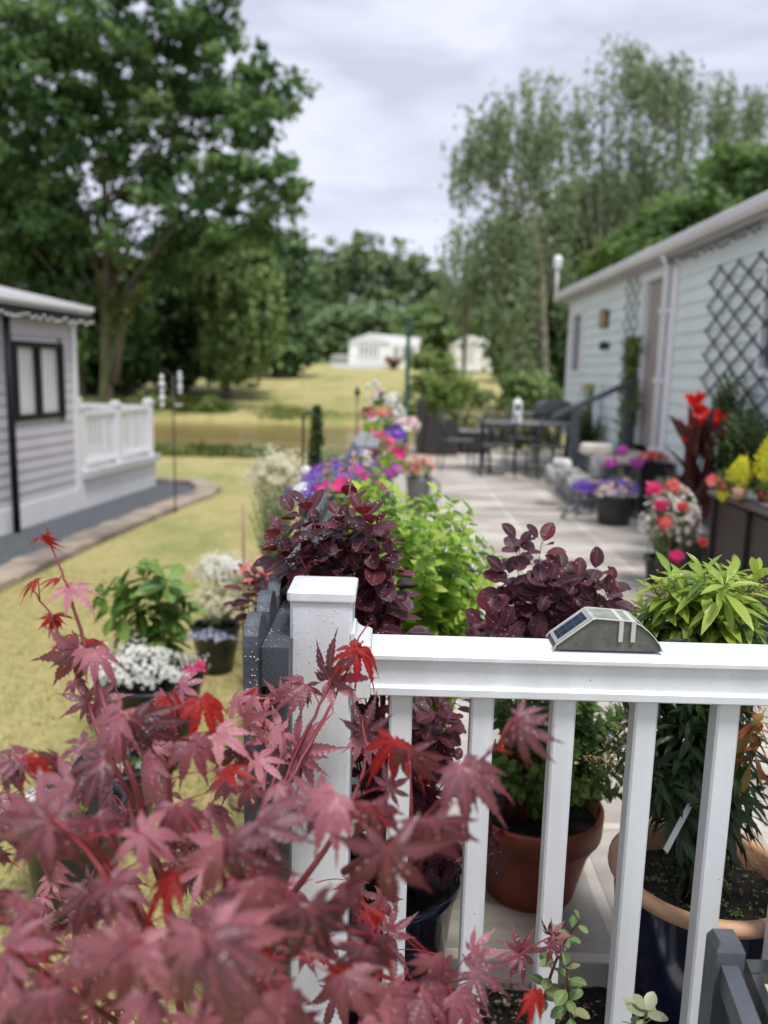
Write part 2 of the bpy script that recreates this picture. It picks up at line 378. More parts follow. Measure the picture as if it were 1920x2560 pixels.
# ================================================================== SETTING
def sm(a, b, t): t = max(0, min(1, (t-a)/(b-a))); return t*t*(3-2*t)
def gz(x, y):
    z = -.30
    pw = sm(-40, -34, x)*(1-sm(-.2, 2.2, x))
    z -= .95*sm(16.0, 18.0, y)*(1-sm(29.0, 32.2, y))*pw
    z += 1.5*sm(37, 70, y)+1.4*sm(60, 120, y)
    z += .04*math.sin(x*.7+y*.31)*sm(38, 50, y)
    return z
ys = list(np.arange(-4, 16, 1.0))+list(np.arange(16, 40, .5))+list(np.arange(40, 130, 3.0))+[140, 180, 260, 420]
xs = [-300, -150, -90]+list(np.arange(-60, 60, 1.5))+[90, 150, 300]
b = MB(); b.add([(x, y, gz(x, y)) for y in ys for x in xs], [(j*len(xs)+i, j*len(xs)+i+1, (j+1)*len(xs)+i+1, (j+1)*len(xs)+i) for j in range(len(ys)-1) for i in range(len(xs)-1)], 0, True)
GR = bpy.data.materials.new('dry_lawn'); t, N, L, pb = nodes(GR); pb.inputs['Roughness'].default_value = .9; pb.inputs['Specular IOR Level'].default_value = .15
tc = N('ShaderNodeTexCoord')
def noise(sc_, det=4, rough=.6, st=None):
    n = N('ShaderNodeTexNoise'); n.inputs['Scale'].default_value = sc_; n.inputs['Detail'].default_value = det; n.inputs['Roughness'].default_value = rough
    if st:
        mm = N('ShaderNodeMapping'); mm.inputs['Scale'].default_value = st; L(tc.outputs['Object'], mm.inputs[0]); L(mm.outputs[0], n.inputs[0])
    else: L(tc.outputs['Object'], n.inputs[0])
    return n
def ramp(src, p0, c0, p1, c1):
    r = N('ShaderNodeValToRGB'); L(src, r.inputs[0]); r.color_ramp.elements[0].position = p0; r.color_ramp.elements[1].position = p1
    r.color_ramp.elements[0].color = (*c0, 1); r.color_ramp.elements[1].color = (*c1, 1); return r.outputs[0]
def mix(fac, a, b_):
    m = N('ShaderNodeMix'); m.data_type = 'RGBA'; L(fac, m.inputs[0]); L(a, m.inputs[6]); L(b_, m.inputs[7]); return m.outputs[2]
dry = ramp(noise(22, 6, .75).outputs['Fac'], .3, (.31, .26, .10), .7, (.53, .46, .22))
grn = ramp(noise(18, 6, .75).outputs['Fac'], .3, (.12, .165, .045), .7, (.34, .375, .125))
msk = ramp(noise(.55, 7, .72, (1, .55, 1)).outputs['Fac'], .46, (0, 0, 0), .62, (1, 1, 1))
col = mix(msk, dry, grn)
L(col, pb.inputs['Base Color'])
bp = N('ShaderNodeBump'); bp.inputs['Strength'].default_value = .8; bp.inputs['Distance'].default_value = .03; L(noise(45, 5).outputs['Fac'], bp.inputs['Height']); L(bp.outputs[0], pb.inputs['Normal'])
setting(b.build('ground', GR))
# pond
WAT = bpy.data.materials.new('brown_water'); t, N, L, pb = nodes(WAT); tc = N('ShaderNodeTexCoord')
L(ramp(noise(.3, 4, .6, (.5, 1.4, 1)).outputs['Fac'], .35, (.22, .16, .06), .7, (.38, .29, .12)), pb.inputs['Base Color']); pb.inputs['Roughness'].default_value = .16; pb.inputs['Specular IOR Level'].default_value = .4
bp = N('ShaderNodeBump'); bp.inputs['Strength'].default_value = .12; bp.inputs['Distance'].default_value = .05; L(noise(3, 3, .5, (.6, 1.6, 1)).outputs['Fac'], bp.inputs['Height']); L(bp.outputs[0], pb.inputs['Normal'])
b = MB(); b.add([(-41, 15.9, -.60), (2.6, 15.9, -.60), (2.6, 32.8, -.60), (-41, 32.8, -.60)], [(0, 1, 2, 3)]); setting(b.build('pond', WAT))
# patio: slabs of 0.6 m
SLAB = bpy.data.materials.new('patio_slabs'); t, N, L, pb = nodes(SLAB); tc = N('ShaderNodeTexCoord')
br = N('ShaderNodeTexBrick'); br.offset = 0; br.squash = 1
for k, v in (('Scale', 1), ('Mortar Size', .020), ('Mortar Smooth', .3), ('Bias', 0), ('Brick Width', .6), ('Row Height', .6)): br.inputs[k].default_value = v
br.inputs['Color1'].default_value = (.47, .44, .395, 1); br.inputs['Color2'].default_value = (.60, .565, .505, 1); br.inputs['Mortar'].default_value = (.72, .67, .58, 1)
L(tc.outputs['Object'], br.inputs[0])
stain = ramp(noise(1.3, 6, .65, (.6, 2.2, 1)).outputs['Fac'], .38, (.60, .56, .52), .60, (1, 1, 1))
mm = N('ShaderNodeMix'); mm.data_type = 'RGBA'; mm.blend_type = 'MULTIPLY'; mm.inputs[0].default_value = 1; L(br.outputs['Color'], mm.inputs[6]); L(stain, mm.inputs[7])
L(mm.outputs[2], pb.inputs['Base Color'])
L(ramp(noise(1.3, 6, .65, (.6, 2.2, 1)).outputs['Fac'], .35, (.22,)*3, .6, (.65,)*3), pb.inputs['Roughness'])
vo = N('ShaderNodeTexChecker'); vo.inputs['Scale'].default_value = 160; L(tc.outputs['Object'], vo.inputs[0])
mth = N('ShaderNodeMath'); mth.operation = 'MULTIPLY_ADD'; L(br.outputs['Fac'], mth.inputs[0]); mth.inputs[1].default_value = -2.5
ms = N('ShaderNodeMath'); ms.operation = 'MULTIPLY'; L(vo.outputs['Fac'], ms.inputs[0]); ms.inputs[1].default_value = .35; L(ms.outputs[0], mth.inputs[2])
bp = N('ShaderNodeBump'); bp.inputs['Strength'].default_value = .5; bp.inputs['Distance'].default_value = .004; L(mth.outputs[0], bp.inputs['Height']); L(bp.outputs[0], pb.inputs['Normal'])
b = MB(); b.box(-.16, 6.5, 1.78, 15.6, -.6, 0); setting(b.build('patio', SLAB))
b = MB(); gx = np.linspace(-.16, 3, 60); gy = np.linspace(.3, 1.779, 30)
b.add([(x, y, -.07+random.uniform(-.012, .012)) for y in gy for x in gx], [(j*60+i, j*60+i+1, (j+1)*60+i+1, (j+1)*60+i) for j in range(29) for i in range(59)], 0, True); setting(b.build('soil_bed', SOIL))
# grass blades on the near lawn: nobody could count them
n = 42000; gxp = -.35-rng.random(n)**1.0*3.4; gyp = 1.2+rng.random(n)**1.5*5.5
keep = (gyp < 9); pos = np.stack([gxp, gyp, np.full(n, -.30)], 1)
GB = leafmat('grass_blade', (.50, .40, .16), (.42, .42, .12), (.20, .30, .06), rough=.6, trans=.3)
d = rdir(n, 1.1); d[:, 2] = np.abs(d[:, 2])
o = scatter('grass', BLADE, pos, d, rdir(n), rng.uniform(.018, .045, n), GB); setting(o, 'stuff')
# long grass and reeds on the pond banks
REED = leafmat('bank_grass', (.22, .24, .06), (.16, .24, .05), (.42, .38, .14), rough=.6, trans=.3)
def bank(name, x0, x1, y0, y1, n, h, mt):
    x = rng.uniform(x0, x1, n); y = rng.uniform(y0, y1, n)
    m_ = np.sin(x*1.3)+np.sin(x*.47+2)+rng.normal(size=n)*.5 > -.3; x, y = x[m_], y[m_]
    pos = np.stack([x, y, np.array([gz(a, c) for a, c in zip(x, y)])], 1); k = len(x)
    dd = rdir(k, 2.2); return setting(scatter(name, BLADE, pos, dd, rdir(k), h*rng.uniform(.5, 1.1, k)*(1+.5*np.sin(x*.9)), mt), 'stuff')
bank('bank_grass', -13, -.3, 15.6, 16.9, 9000, .24, REED); bank('far_bank_grass', -22, 1, 31.2, 32.8, 7000, .36, REED)
# gravel strip round the lodge and its brick kerb
GRAV = mat('dark_gravel', (.05, .06, .07), .8, .5, 40, 1, 90, col2=(.13, .14, .15), detail=6)
outer = [(-60, 1482), (60, 1425), (200, 1362), (340, 1302), (440, 1262), (505, 1240), (524, 1226), (500, 1212), (440, 1206), (380, 1206)]
pl = [G(x, y, -.285) for x, y in outer]
inner = [G(-60, 1355, -.285), G(380, 1214, -.285)]
b = MB(); vs = pl+[Vector((-4.2, 12.9, -.285)), Vector((-6, 12.9, -.285)), Vector((-6, 6.5, -.285))]; b.add(vs, [tuple(range(len(vs)))]); setting(b.build('gravel_strip', GRAV))
BRICKM = leafmat('weathered_brick', (.30, .20, .13), (.40, .30, .20), (.22, .20, .20), rough=.85, trans=0)
b = MB(); rn = []
def along(pts, step):
    out = []; acc = 0
    for a, c in zip(pts, pts[1:]):
        l = (c-a).length; s = acc
        while s < l: out.append((a.lerp(c, s/l), (c-a).normalized())); s += step
        acc = s-l
    return out
BR2 = mat('brick_kerb', (.17, .145, .125), .85, .3, 2.6, .5, 40, col2=(.38, .31, .24), detail=1)
for p, t in along(pl, .21):
    b.cbox((p.x, p.y, -.27+random.uniform(-.01, .01)), (.20, .30, .09), 0, Matrix.Rotation(math.atan2(t.y, t.x)+random.uniform(-.06, .06), 4, 'Z'), .012)
setting(b.build('brick_kerb', BR2))
# ================================================================== LODGE ON THE LEFT
LA = Vector((-3.86, 7.93, 0)); LC = Vector((-3.41, 11.75, 0)); ld = (LC-LA).normalized(); ln_ = Vector((ld.y, -ld.x, 0))
def PLn(px, py, off=0):
    r = ray(px, py); q = LA+ln_*off; return CP+r*((q-CP).dot(ln_)/r.dot(ln_))
def lpos(s, off, z): p = LA+ld*s+ln_*off; return Vector((p.x, p.y, z))
def lbox(b, s0, s1, o0, o1, z0, z1, mi=0):
    vs = [lpos(s, o, z) for s in (s0, s1) for o in (o0, o1) for z in (z0, z1)]
    return b.add(vs, [(0, 1, 3, 2), (4, 6, 7, 5), (0, 4, 5, 1), (2, 3, 7, 6), (0, 2, 6, 4), (1, 5, 7, 3)], mi)
def spx(px, py=1000, off=0): return (PLn(px, py, off)-LA).dot(ld)
sB = spx(188, 1000); sC = spx(390, 1180, .04); GREYCLAD = mat('grey_cladding', (.50, .48, .52), .6, .05, 3)
zt = PLn(185, 800).z; zs = PLn(150, 1235).z
lodge = empty('lodge', 'grey clad holiday lodge with white skirting and black window at the left edge', 'lodge', lpos(sB, -.5, -.3))
def siding(b, a, c, nrm, z0, z1, pitch, dep, holes=()):
    """overlapping boards on the wall from a to c (xy), outward normal nrm"""
    k = int((z1-z0)/pitch)+1
    d = (c-a); Lh = d.length; d = d.normalized()
    for i in range(k):
        zb = z0+i*pitch; ztt = min(z1, zb+pitch)
        segs = [(0, Lh)]
        for (h0, h1, hz0, hz1) in holes:
            if ztt > hz0+.01 and zb < hz1-.01:
                ns = []
                for s0, s1 in segs:
                    if h0 > s0: ns.append((s0, min(h0, s1)))
                    if h1 < s1: ns.append((max(h1, s0), s1))
                segs = [q for q in ns if q[1]-q[0] > .005]
        for s0, s1 in segs:
            A = a+d*s0; B = a+d*s1; o1 = nrm*dep
            vs = [A+Vector((0, 0, zb)), B+Vector((0, 0, zb)), B+o1+Vector((0, 0, zb+.001)), A+o1+Vector((0, 0, zb+.001)), B+nrm*.001+Vector((0, 0, ztt)), A+nrm*.001+Vector((0, 0, ztt))]
            b.add(vs, [(0, 1, 2, 3), (3, 2, 4, 5)])
wn0, wn1 = spx(32), spx(158); wz1 = PLn(95, 855).z; wz0 = PLn(95, 1048).z
b = MB(); sL = -6
siding(b, lpos(sL, 0, 0), lpos(sB, 0, 0), ln_, zs, zt+.1, .115, .011, [(wn0-sL, wn1-sL, wz0, wz1)])
siding(b, lpos(sB, -5, 0), lpos(sB, 0, 0), ld, zs, zt+.1, .115, .018)
b.build('wall', GREYCLAD, lodge)
b = MB(); lbox(b, sL, sB-.002, -.12, -.03, zs, zt+.1); lbox(b, sL, sB+.01, -.2, .03, -.35, zs); b.build('skirting', WHITE2, lodge)
b = MB(); lbox(b, sB-.07, sB+.025, -.07, .03, zs+.003, zt+.08); b.build('corner_trim', WHITE2, lodge)
LBLK = mat('black_trim', (.010, .010, .013), .5, .1, spec=.2)
b = MB(); se = spx(224, 785, .16)
vs = []
b.add([lpos(sL, .15, zt+.06), lpos(se+.05, .15, zt+.06), lpos(se+.05, -4, zt+.9), lpos(sL, -4, zt+.9), lpos(sL, .15, zt+.155), lpos(se+.05, .15, zt+.155), lpos(se+.05, -4, zt+1.0), lpos(sL, -4, zt+1.0)],
      [(0, 1, 2, 3), (4, 5, 6, 7), (0, 4, 5, 1), (1, 5, 6, 2), (3, 2, 6, 7), (0, 3, 7, 4)]); b.build('roof', mat('grey_roof', (.48, .48, .50), .4, .1, 3), lodge)
b = MB(); lbox(b, sL, se+.04, .031, .146, zt-.04, zt+.058); b.build('soffit', LBLK, lodge)
b = MB(); lbox(b, sL, se+.05, .154, .19, zt+.10, zt+.15); b.build('gutter', WHITE2, lodge)
b = MB()
for s0, s1, z0, z1 in ((wn0, wn1, wz0, wz0+.06), (wn0, wn1, wz1-.06, wz1), (wn0, wn0+.08, wz0+.06, wz1-.06), (wn1-.06, wn1, wz0+.06, wz1-.06)): lbox(b, s0, s1, -.05, .03, z0, z1)
sm_ = spx(97); lbox(b, sm_-.03, sm_+.04, -.05, .028, wz0+.06, wz1-.06)
wf = b.build('window', LBLK, lodge)
GLASS = mat('window_glass', (.35, .39, .40), .06, .1, 2, coat=.5)
CURT = mat('pale_curtain', (.88, .92, .87), .8, .12, 9, stretch=(1, 8, .2))
b = MB(); k = 44; vs = []
for i in range(k): s = wn0+.07+(wn1-wn0-.13)*i/(k-1); o_ = -.035+.008*math.sin(i*1.7); vs += [lpos(s, o_, wz0+.06), lpos(s, o_, wz1-.06)]
b.add(vs, [(2*i, 2*i+2, 2*i+3, 2*i+1) for i in range(k-1)], 0, True); b.build('curtain', CURT, wf, None)
pn = MB(); lbox(pn, wn0+.08, wn1-.06, -.012, -.006, wz0+.06, wz1-.06)
PANE = bpy.data.materials.new('clear_pane'); t, N, L, pb = nodes(PANE); pb.inputs['Roughness'].default_value = .03; pb.inputs['Alpha'].default_value = .08; pb.inputs['Base Color'].default_value = (.4, .46, .45, 1)
pn.build('pane', PANE, wf)
dp = [PLn(14, 765, .09), PLn(20, 900, .09), PLn(45, 1310, .09)]
s_d = spx(26, 1000, .09)
b = MB(); b.tube([lpos(s_d, .09, -.28), lpos(s_d, .09, zt-.04)], .035, 10); b.build('downpipe', LBLK, lodge)
# deck
dk = empty('lodge_deck', 'raised white deck with white baluster railing beside the grey lodge', 'deck', lpos((sB+sC)/2, 0, -.3))
zd = PLn(390, 1136, .06).z; zr = PLn(300, 1020, .02).z
b = MB(); lbox(b, sB+.03, sC, -3.2, .04, -.35, zd-.09); b.build('skirting', WHITE2, dk)
b = MB(); lbox(b, sB+.03, sC+.06, -3.26, .10, zd-.09, zd); b.build('deck_board', mat('pale_deck', (.5, .5, .52), .5, .1), dk)
psts = [sB+.12, (sB+sC)/2-.02, sC-.08]
def lodge_post(s, o):
    b = MB(); lbox(b, s-.05, s+.05, o-.05, o+.05, zd, zr+.03); lbox(b, s-.065, s+.065, o-.065, o+.065, zr+.03, zr+.07); lbox(b, s-.04, s+.04, o-.04, o+.04, zr+.07, zr+.10); b.build('post', WHITE2, dk)
for s in psts: lodge_post(s, -.02)
for o_ in (-1.1, -2.2, -3.2): lodge_post(sC-.08, o_)
for s0, s1 in zip(psts, psts[1:]):
    b = MB(); lbox(b, s0+.05, s1-.05, -.045, .005, zr-.06, zr); b.build('rail', WHITE2, dk); b = MB(); lbox(b, s0+.05, s1-.05, -.045, .005, zd+.05, zd+.10); b.build('rail', WHITE2, dk)
    for i in range(9):
        s = s0+.05+(s1-s0-.1)*(i+.5)/9
        b = MB(); lbox(b, s-.013, s+.013, -.034, -.008, zd+.10, zr-.06); b.build('baluster', WHITE2, dk)
b = MB(); lbox(b, sC-.105, sC-.055, -3.15, -.07, zr-.06, zr); b.build('rail', WHITE2, dk); b = MB(); lbox(b, sC-.105, sC-.055, -3.15, -.07, zd+.05, zd+.1); b.build('rail', WHITE2, dk)
for i in range(22):
    o_ = -.12-i*.14; b = MB(); lbox(b, sC-.095, sC-.065, o_-.015, o_+.015, zd+.1, zr-.06); b.build('baluster', WHITE2, dk)
# string of bulbs under a roof edge
def lights(name, label, pts, n, drop, bright=True):
    r = empty(name, label, 'string lights', pts[0]); b = MB(); b.tube(pts, .006, 5)
    pr = None; anchors = []
    a, c = Vector(pts[0]), Vector(pts[-1])
    for i in range(n):
        p = a.lerp(c, (i+.5)/n); l = drop*random.uniform(.35, 1); b.tube([p, p-Vector((0, 0, l))], .004, 4); anchors.append(p-Vector((0, 0, l)))
    b.build('cable', BLACKMETAL, r)
    m = mat('bulb_'+name, (.75, .75, .72) if bright else (.10, .10, .10), .15, .05)
    for q in anchors:
        if pr is None: bb = MB(); bb.ball((0, 0, 0), .016, 8); pr = bb.build('bulb', m, r, (0, 0, 0)); pr.location = q-r.location
        else: o = pr.copy(); COL.objects.link(o); o.parent = r; o.location = q-r.location
lights('string_lights', 'icicle string lights under the black eave of the grey lodge', [lpos(-1.2, .17, zt+.01), lpos(1, .18, zt-.02), lpos(se+.05, .18, zt+.01)], 40, .07)
# ================================================================== MOBILE HOME ON THE RIGHT
CLAD = mat('pale_blue_cladding', (.66, .73, .71), .5, .04, 2)
home = empty('mobile_home', 'long pale blue clad mobile home with white gutter along the right of the patio', 'mobile home', (4.5, 10, 0))
W = 3.0; YN, YF = -1.0, 14.4; ZG = 2.70
def Yp(px, py=1000, X=W): return PX(px, py, X).y
dy0, dy1 = Yp(1650), Yp(1598); nz0 = .60; dzt = .42+.145*15
rwy0, rwy1 = Yp(2080), Yp(1890); snp = lambda z: .42+.145*round((z-.42)/.145)
rwz0, rwz1 = snp(PX(1905, 940, W).z), snp(PX(1905, 790, W).z+.5)
nwy0, nwy1 = Yp(1447), Yp(1424); nwz0, nwz1 = snp(PX(1435, 935, W).z), snp(PX(1435, 785, W).z)
b = MB()
A_ = Vector((W, YN, 0)); C_ = Vector((W, YF, 0)); nx = Vector((-1, 0, 0))
siding(b, A_, C_, nx, .42, ZG-.02, .145, .022, [(dy0-YN, dy1-YN, .42, dzt), (rwy0-YN, rwy1-YN, rwz0, rwz1), (nwy0-YN, nwy1-YN, nwz0, nwz1)])
siding(b, Vector((W, YF, 0)), Vector((8.5, YF, 0)), Vector((0, 1, 0)), .42, ZG-.02, .145, .022)
b.build('wall', CLAD, home)
b = MB(); b.box(W+.04, 8.4, YN, YF-.04, -.1, .42); b.box(W+.10, 8.4, YN, YF-.1, .42, ZG); b.build('underframe', mat('dark_underskirt', (.12, .13, .14), .7, .2), home)
b = MB()   # shallow pitched roof with end overhang
b.prism([(2.86, ZG+.03), (2.86, ZG+.10), (5.7, ZG+.62), (8.7, ZG+.10), (8.7, ZG+.03)], 'y', YN-.3, YF+.45); b.build('roof', mat('pale_roof', (.55, .56, .58), .5, .1), home)
b = MB(); b.prism([(2.79, ZG+.02), (2.775, ZG+.04), (2.775, ZG+.105), (2.785, ZG+.118), (2.855, ZG+.118), (2.855, ZG+.02), (2.82, ZG)], 'y', YN-.3, YF+.5); b.build('gutter', mat('white_gutter', (.66, .65, .66), .35, .06, 1), home)
b = MB(); b.box(2.86, W+.02, YN-.3, YF+.4, ZG-.03, ZG+.028); b.build('soffit', mat('grey_soffit', (.38, .37, .37), .6, .05), home)
b = MB(); b.box(W-.03, W+.03, YF-.10, YF+.03, .42, ZG-.03); b.box(W-.028, W+.03, YF-1.12, YF-1.02, .42, ZG-.03); b.build('corner_trim', WHITE2, home)
b = MB(); b.box(W-.05, W+.02, Yp(1679), Yp(1652), .2, ZG-.03); b.build('joint_trim', WHITE2, home)
b = MB(); b.tube([(W-.09, Yp(1664), .1), (W-.09, Yp(1664), ZG-.1), (2.84, Yp(1664)-.02, ZG+.01)], .035, 10)
for z in (.6, 1.35, 2.1): b.box(W-.14, W-.05, Yp(1664)-.055, Yp(1664)+.055, z, z+.05)
b.build('downpipe', WHITE2, home)
b = MB(); b.box(W-.05, W+.08, dy0, dy0+.07, nz0, dzt); b.box(W-.05, W+.08, dy1-.07, dy1, nz0, dzt); b.box(W-.05, W+.08, dy0+.07, dy1-.07, dzt-.07, dzt); b.build('door_frame', WHITE2, home)
b = MB(); b.box(W+.02, W+.07, dy0+.075, dy1-.075, nz0, dzt-.075); dr = b.build('door', mat('taupe_door', (.30, .26, .245), .5, .06), home)
b = MB(); b.cbox((W-.02, dy0+.14, 1.55), (.05, .03, .14), 0, None, .008); o = b.build('handle', GREYMETAL, dr)
def window(x, y0, y1, z0, z1, par, fm=WHITE2, mull=()):
    b = MB(); t = .06
    b.box(x-.04, x+.05, y0, y1, z0, z0+t); b.box(x-.04, x+.05, y0, y1, z1-t, z1); b.box(x-.04, x+.05, y0, y0+t, z0+t, z1-t); b.box(x-.04, x+.05, y1-t, y1, z0+t, z1-t)
    for q in mull: b.box(x-.035, x+.05, q-.03, q+.03, z0+t, z1-t)
    w_ = b.build('window', fm, par)
    b = MB(); b.box(x+.01, x+.03, y0+t+.001, y1-t-.001, z0+t+.001, z1-t-.001); p_ = b.build('pane', mat('dark_pane', (.10, .11, .12), .06, .2, coat=.4), w_); return w_
window(W, rwy0, rwy1, rwz0, rwz1, home, mull=((rwy0+rwy1)/2,)); window(W, nwy0, nwy1, nwz0, nwz1, home)
lights('string_lights', 'dark string of small bulbs hanging under the white gutter of the pale blue mobile home', [(2.88, Yp(1905, 560, 2.88), ZG-.05), (2.88, 8.0, ZG-.07), (2.88, Yp(1668, 640, 2.88), ZG-.05)], 26, .09, False)
# aerial on the far roof corner
a0 = PX(1388, 735, 3.0); b = MB(); ar = empty('aerial', 'white ball aerial on a pole at the far end of the mobile home roof', 'aerial', (a0.x, a0.y, ZG))
top = P(1395, 652, a0.y); b.tube([(top.x, top.y, ZG+.08), (top.x, top.y, top.z)], .03, 8); b.build('pole', WHITE2, ar); b = MB(); b.ball(top, .085, 14, sq=(1, 1, 1.25)); b.lathe([(.02, -.13), (.09, -.11), (.085, -.09), (.02, -.07)], top); b.build('dome', WHITE2, ar)
# wall lamps
GOLD = mat('brass', (.20, .15, .07), .4, .1, metal=.7)
for (px, y0, y1, mt, nm_, lb) in ((1512, 770, 822, GOLD, 'wall_lamp', 'small brass framed lamp on the pale blue wall above the black one'), (1513, 852, 875, BLACKMETAL, 'wall_lamp', 'small black cube lamp on the pale blue wall below the brass one')):
    c0 = PX(px, (y0+y1)/2, W-.06); z1, z0 = PX(px, y0, W-.06).z, PX(px, y1, W-.06).z
    r = empty(nm_, lb, 'wall lamp', (W, c0.y, z0)); b = MB(); b.box(W-.03, W-.018, c0.y-.05, c0.y+.05, z0+.02, z1-.02); b.tube([(W-.02, c0.y, z1-.03), (W-.08, c0.y, z1-.03)], .008); b.build('bracket', mt, r)
    b = MB(); b.lathe([(.03, z0-.0), (.05, z0+.01), (.06, (z0+z1)/2), (.045, z1-.03), (.01, z1)], (W-.09, c0.y, 0), 8); b.build('lantern', mt if mt is BLACKMETAL else mat('amber_glass', (.32, .25, .14), .2), r)
# lattice trellis
TREL = mat('charcoal_lattice', (.045, .045, .055), .6, .2)
def trellis(name, label, y0, z0, dyc, dzc, nc, nr, r=.011):
    t_ = MB(); x = W-.035
    for i in range(nc+nr):
        pass
    for c_ in range(nc):
        for r_ in range(nr):
            y = y0+c_*dyc; z = z0+r_*dzc
            a = Vector((x, y+dyc/2, z)); bb = Vector((x, y, z+dzc/2)); cc = Vector((x, y+dyc/2, z+dzc)); d_ = Vector((x, y+dyc, z+dzc/2))
            for p, q, off in ((a, bb, 0), (bb, cc, .016), (cc, d_, 0), (d_, a, .016)):
                e = (q-p).normalized()*.02; t_.tube([p-e-Vector((off, 0, 0)), q+e-Vector((off, 0, 0))], r, 4)
    return tag(t_.build(name, TREL), label, 'trellis')
ty0, ty1 = Yp(1990, 800), Yp(1778, 800); tzb, tzt = PX(1850, 1045, W).z, PX(1850, 655, W).z
trellis('trellis', 'charcoal diamond lattice trellis on the pale blue wall behind the red flowers', ty0, tzb, (ty1-ty0)/4, (tzt-tzb)/6, 4, 6, .009)
ty0, ty1 = Yp(1595, 900), Yp(1560, 900); tzb, tzt = PX(1580, 1050, W).z, PX(1580, 700, W).z
trellis('trellis', 'slim tall trellis above the climbing plant beside the door', ty0, tzb, (ty1-ty0)/2, (tzt-tzb)/8, 2, 8, .006)
# ================================================================== FAR STATIC CARAVANS
def static(label, px0, px1, ytop, ybase, D, depth, deck):
    p0, p1 = P(px0, ybase, D), P(px1, ybase, D); zt_ = P((px0+px1)/2, ytop, D).z; z0 = min(p0.z, p1.z)-.3; H = zt_-z0
    r = empty('static_caravan', label, 'static caravan', ((p0.x+p1.x)/2, D, z0)); x0, x1 = p0.x, p1.x
    cream = mat('cream_panel', (.86, .85, .80), .5, .05); zb = z0+H*.74
    gw = (x1-x0)*.58; g1 = x0+gw
    b = MB(); b.box(x0, x1, D+.01, D+depth, z0, zb); b.build('wall', cream, r)
    b = MB(); b.prism([(x0-.2, zb), (x0+gw/2, zt_), (g1+.1, zb)], 'y', D-.15, D+depth); b.prism([(g1+.1, zb), (x0+gw/2, zt_), (x1+.2, zt_-.3), (x1+.2, zb)], 'y', D+1.2, D+depth); b.build('roof', mat('pale_tiles', (.70, .70, .69), .7, .1), r)
    fr = MB(); 
    for i in range(5):
        xa = x0+gw*(.24+.105*i); b = MB(); b.box(xa, xa+gw*.075, D-.06, D, z0+H*.22, zb-.25); w_ = b.build('window', mat('white_sash', (.8, .8, .8), .4), r)
        b = MB(); b.box(xa+.08, xa+gw*.075-.08, D-.08, D-.062, z0+H*.26, zb-.4); q = b.build('pane', mat('dim_glass', (.08, .09, .10), .1), w_)
    for i in range(3):
        xa = g1+(x1-g1)*(.15+.28*i); b = MB(); b.box(xa, xa+(x1-g1)*.16, D-.03, D, z0+H*.35, zb-.3); b.build('window', mat('pale_glass', (.35, .37, .38), .15), r)
    if deck:
        b = MB(); b.box(x0-1.6, g1+.2, D-2.2, D-.08, z0-.2, z0+.45); b.build('deck_base', WHITE2, r)
        b = MB(); b.box(x0-1.6, g1+.2, D-2.2, D-2.12, z0+1.25, z0+1.37); b.box(x0-1.6, x0-1.5, D-2.2, D-.1, z0+1.25, z0+1.37); b.build('rail', WHITE2, r)
        for i in range(30): xa = x0-1.6+(gw+1.8)*i/29; b = MB(); b.box(xa-.03, xa+.05, D-2.19, D-2.13, z0+.45, z0+1.25); b.build('baluster', WHITE2, r)
    return r
static('cream static caravan with gabled bay and white deck on the field beyond the pond', 872, 1046, 833, 915, 85, 9, True)
static('white static caravan on the field partly hidden by the round green shrub and birch', 1135, 1252, 838, 918, 80, 9, False)
b = MB(); c0 = P(985, 910, 82); tips = blob_tips((c0.x, c0.y, c0.z+.2), (1.3, .6, .7), 12, 1)
bush('autumn_shrub', 'rust coloured low shrub beside the white deck of the far caravan', 'shrub', (c0.x, c0.y, gz(c0.x, 82)), tips, SMALL, leafmat('rust_leaf', (.25, .11, .03), (.35, .16, .05)), STEM, 40, .35, 1.2, sr=.02)
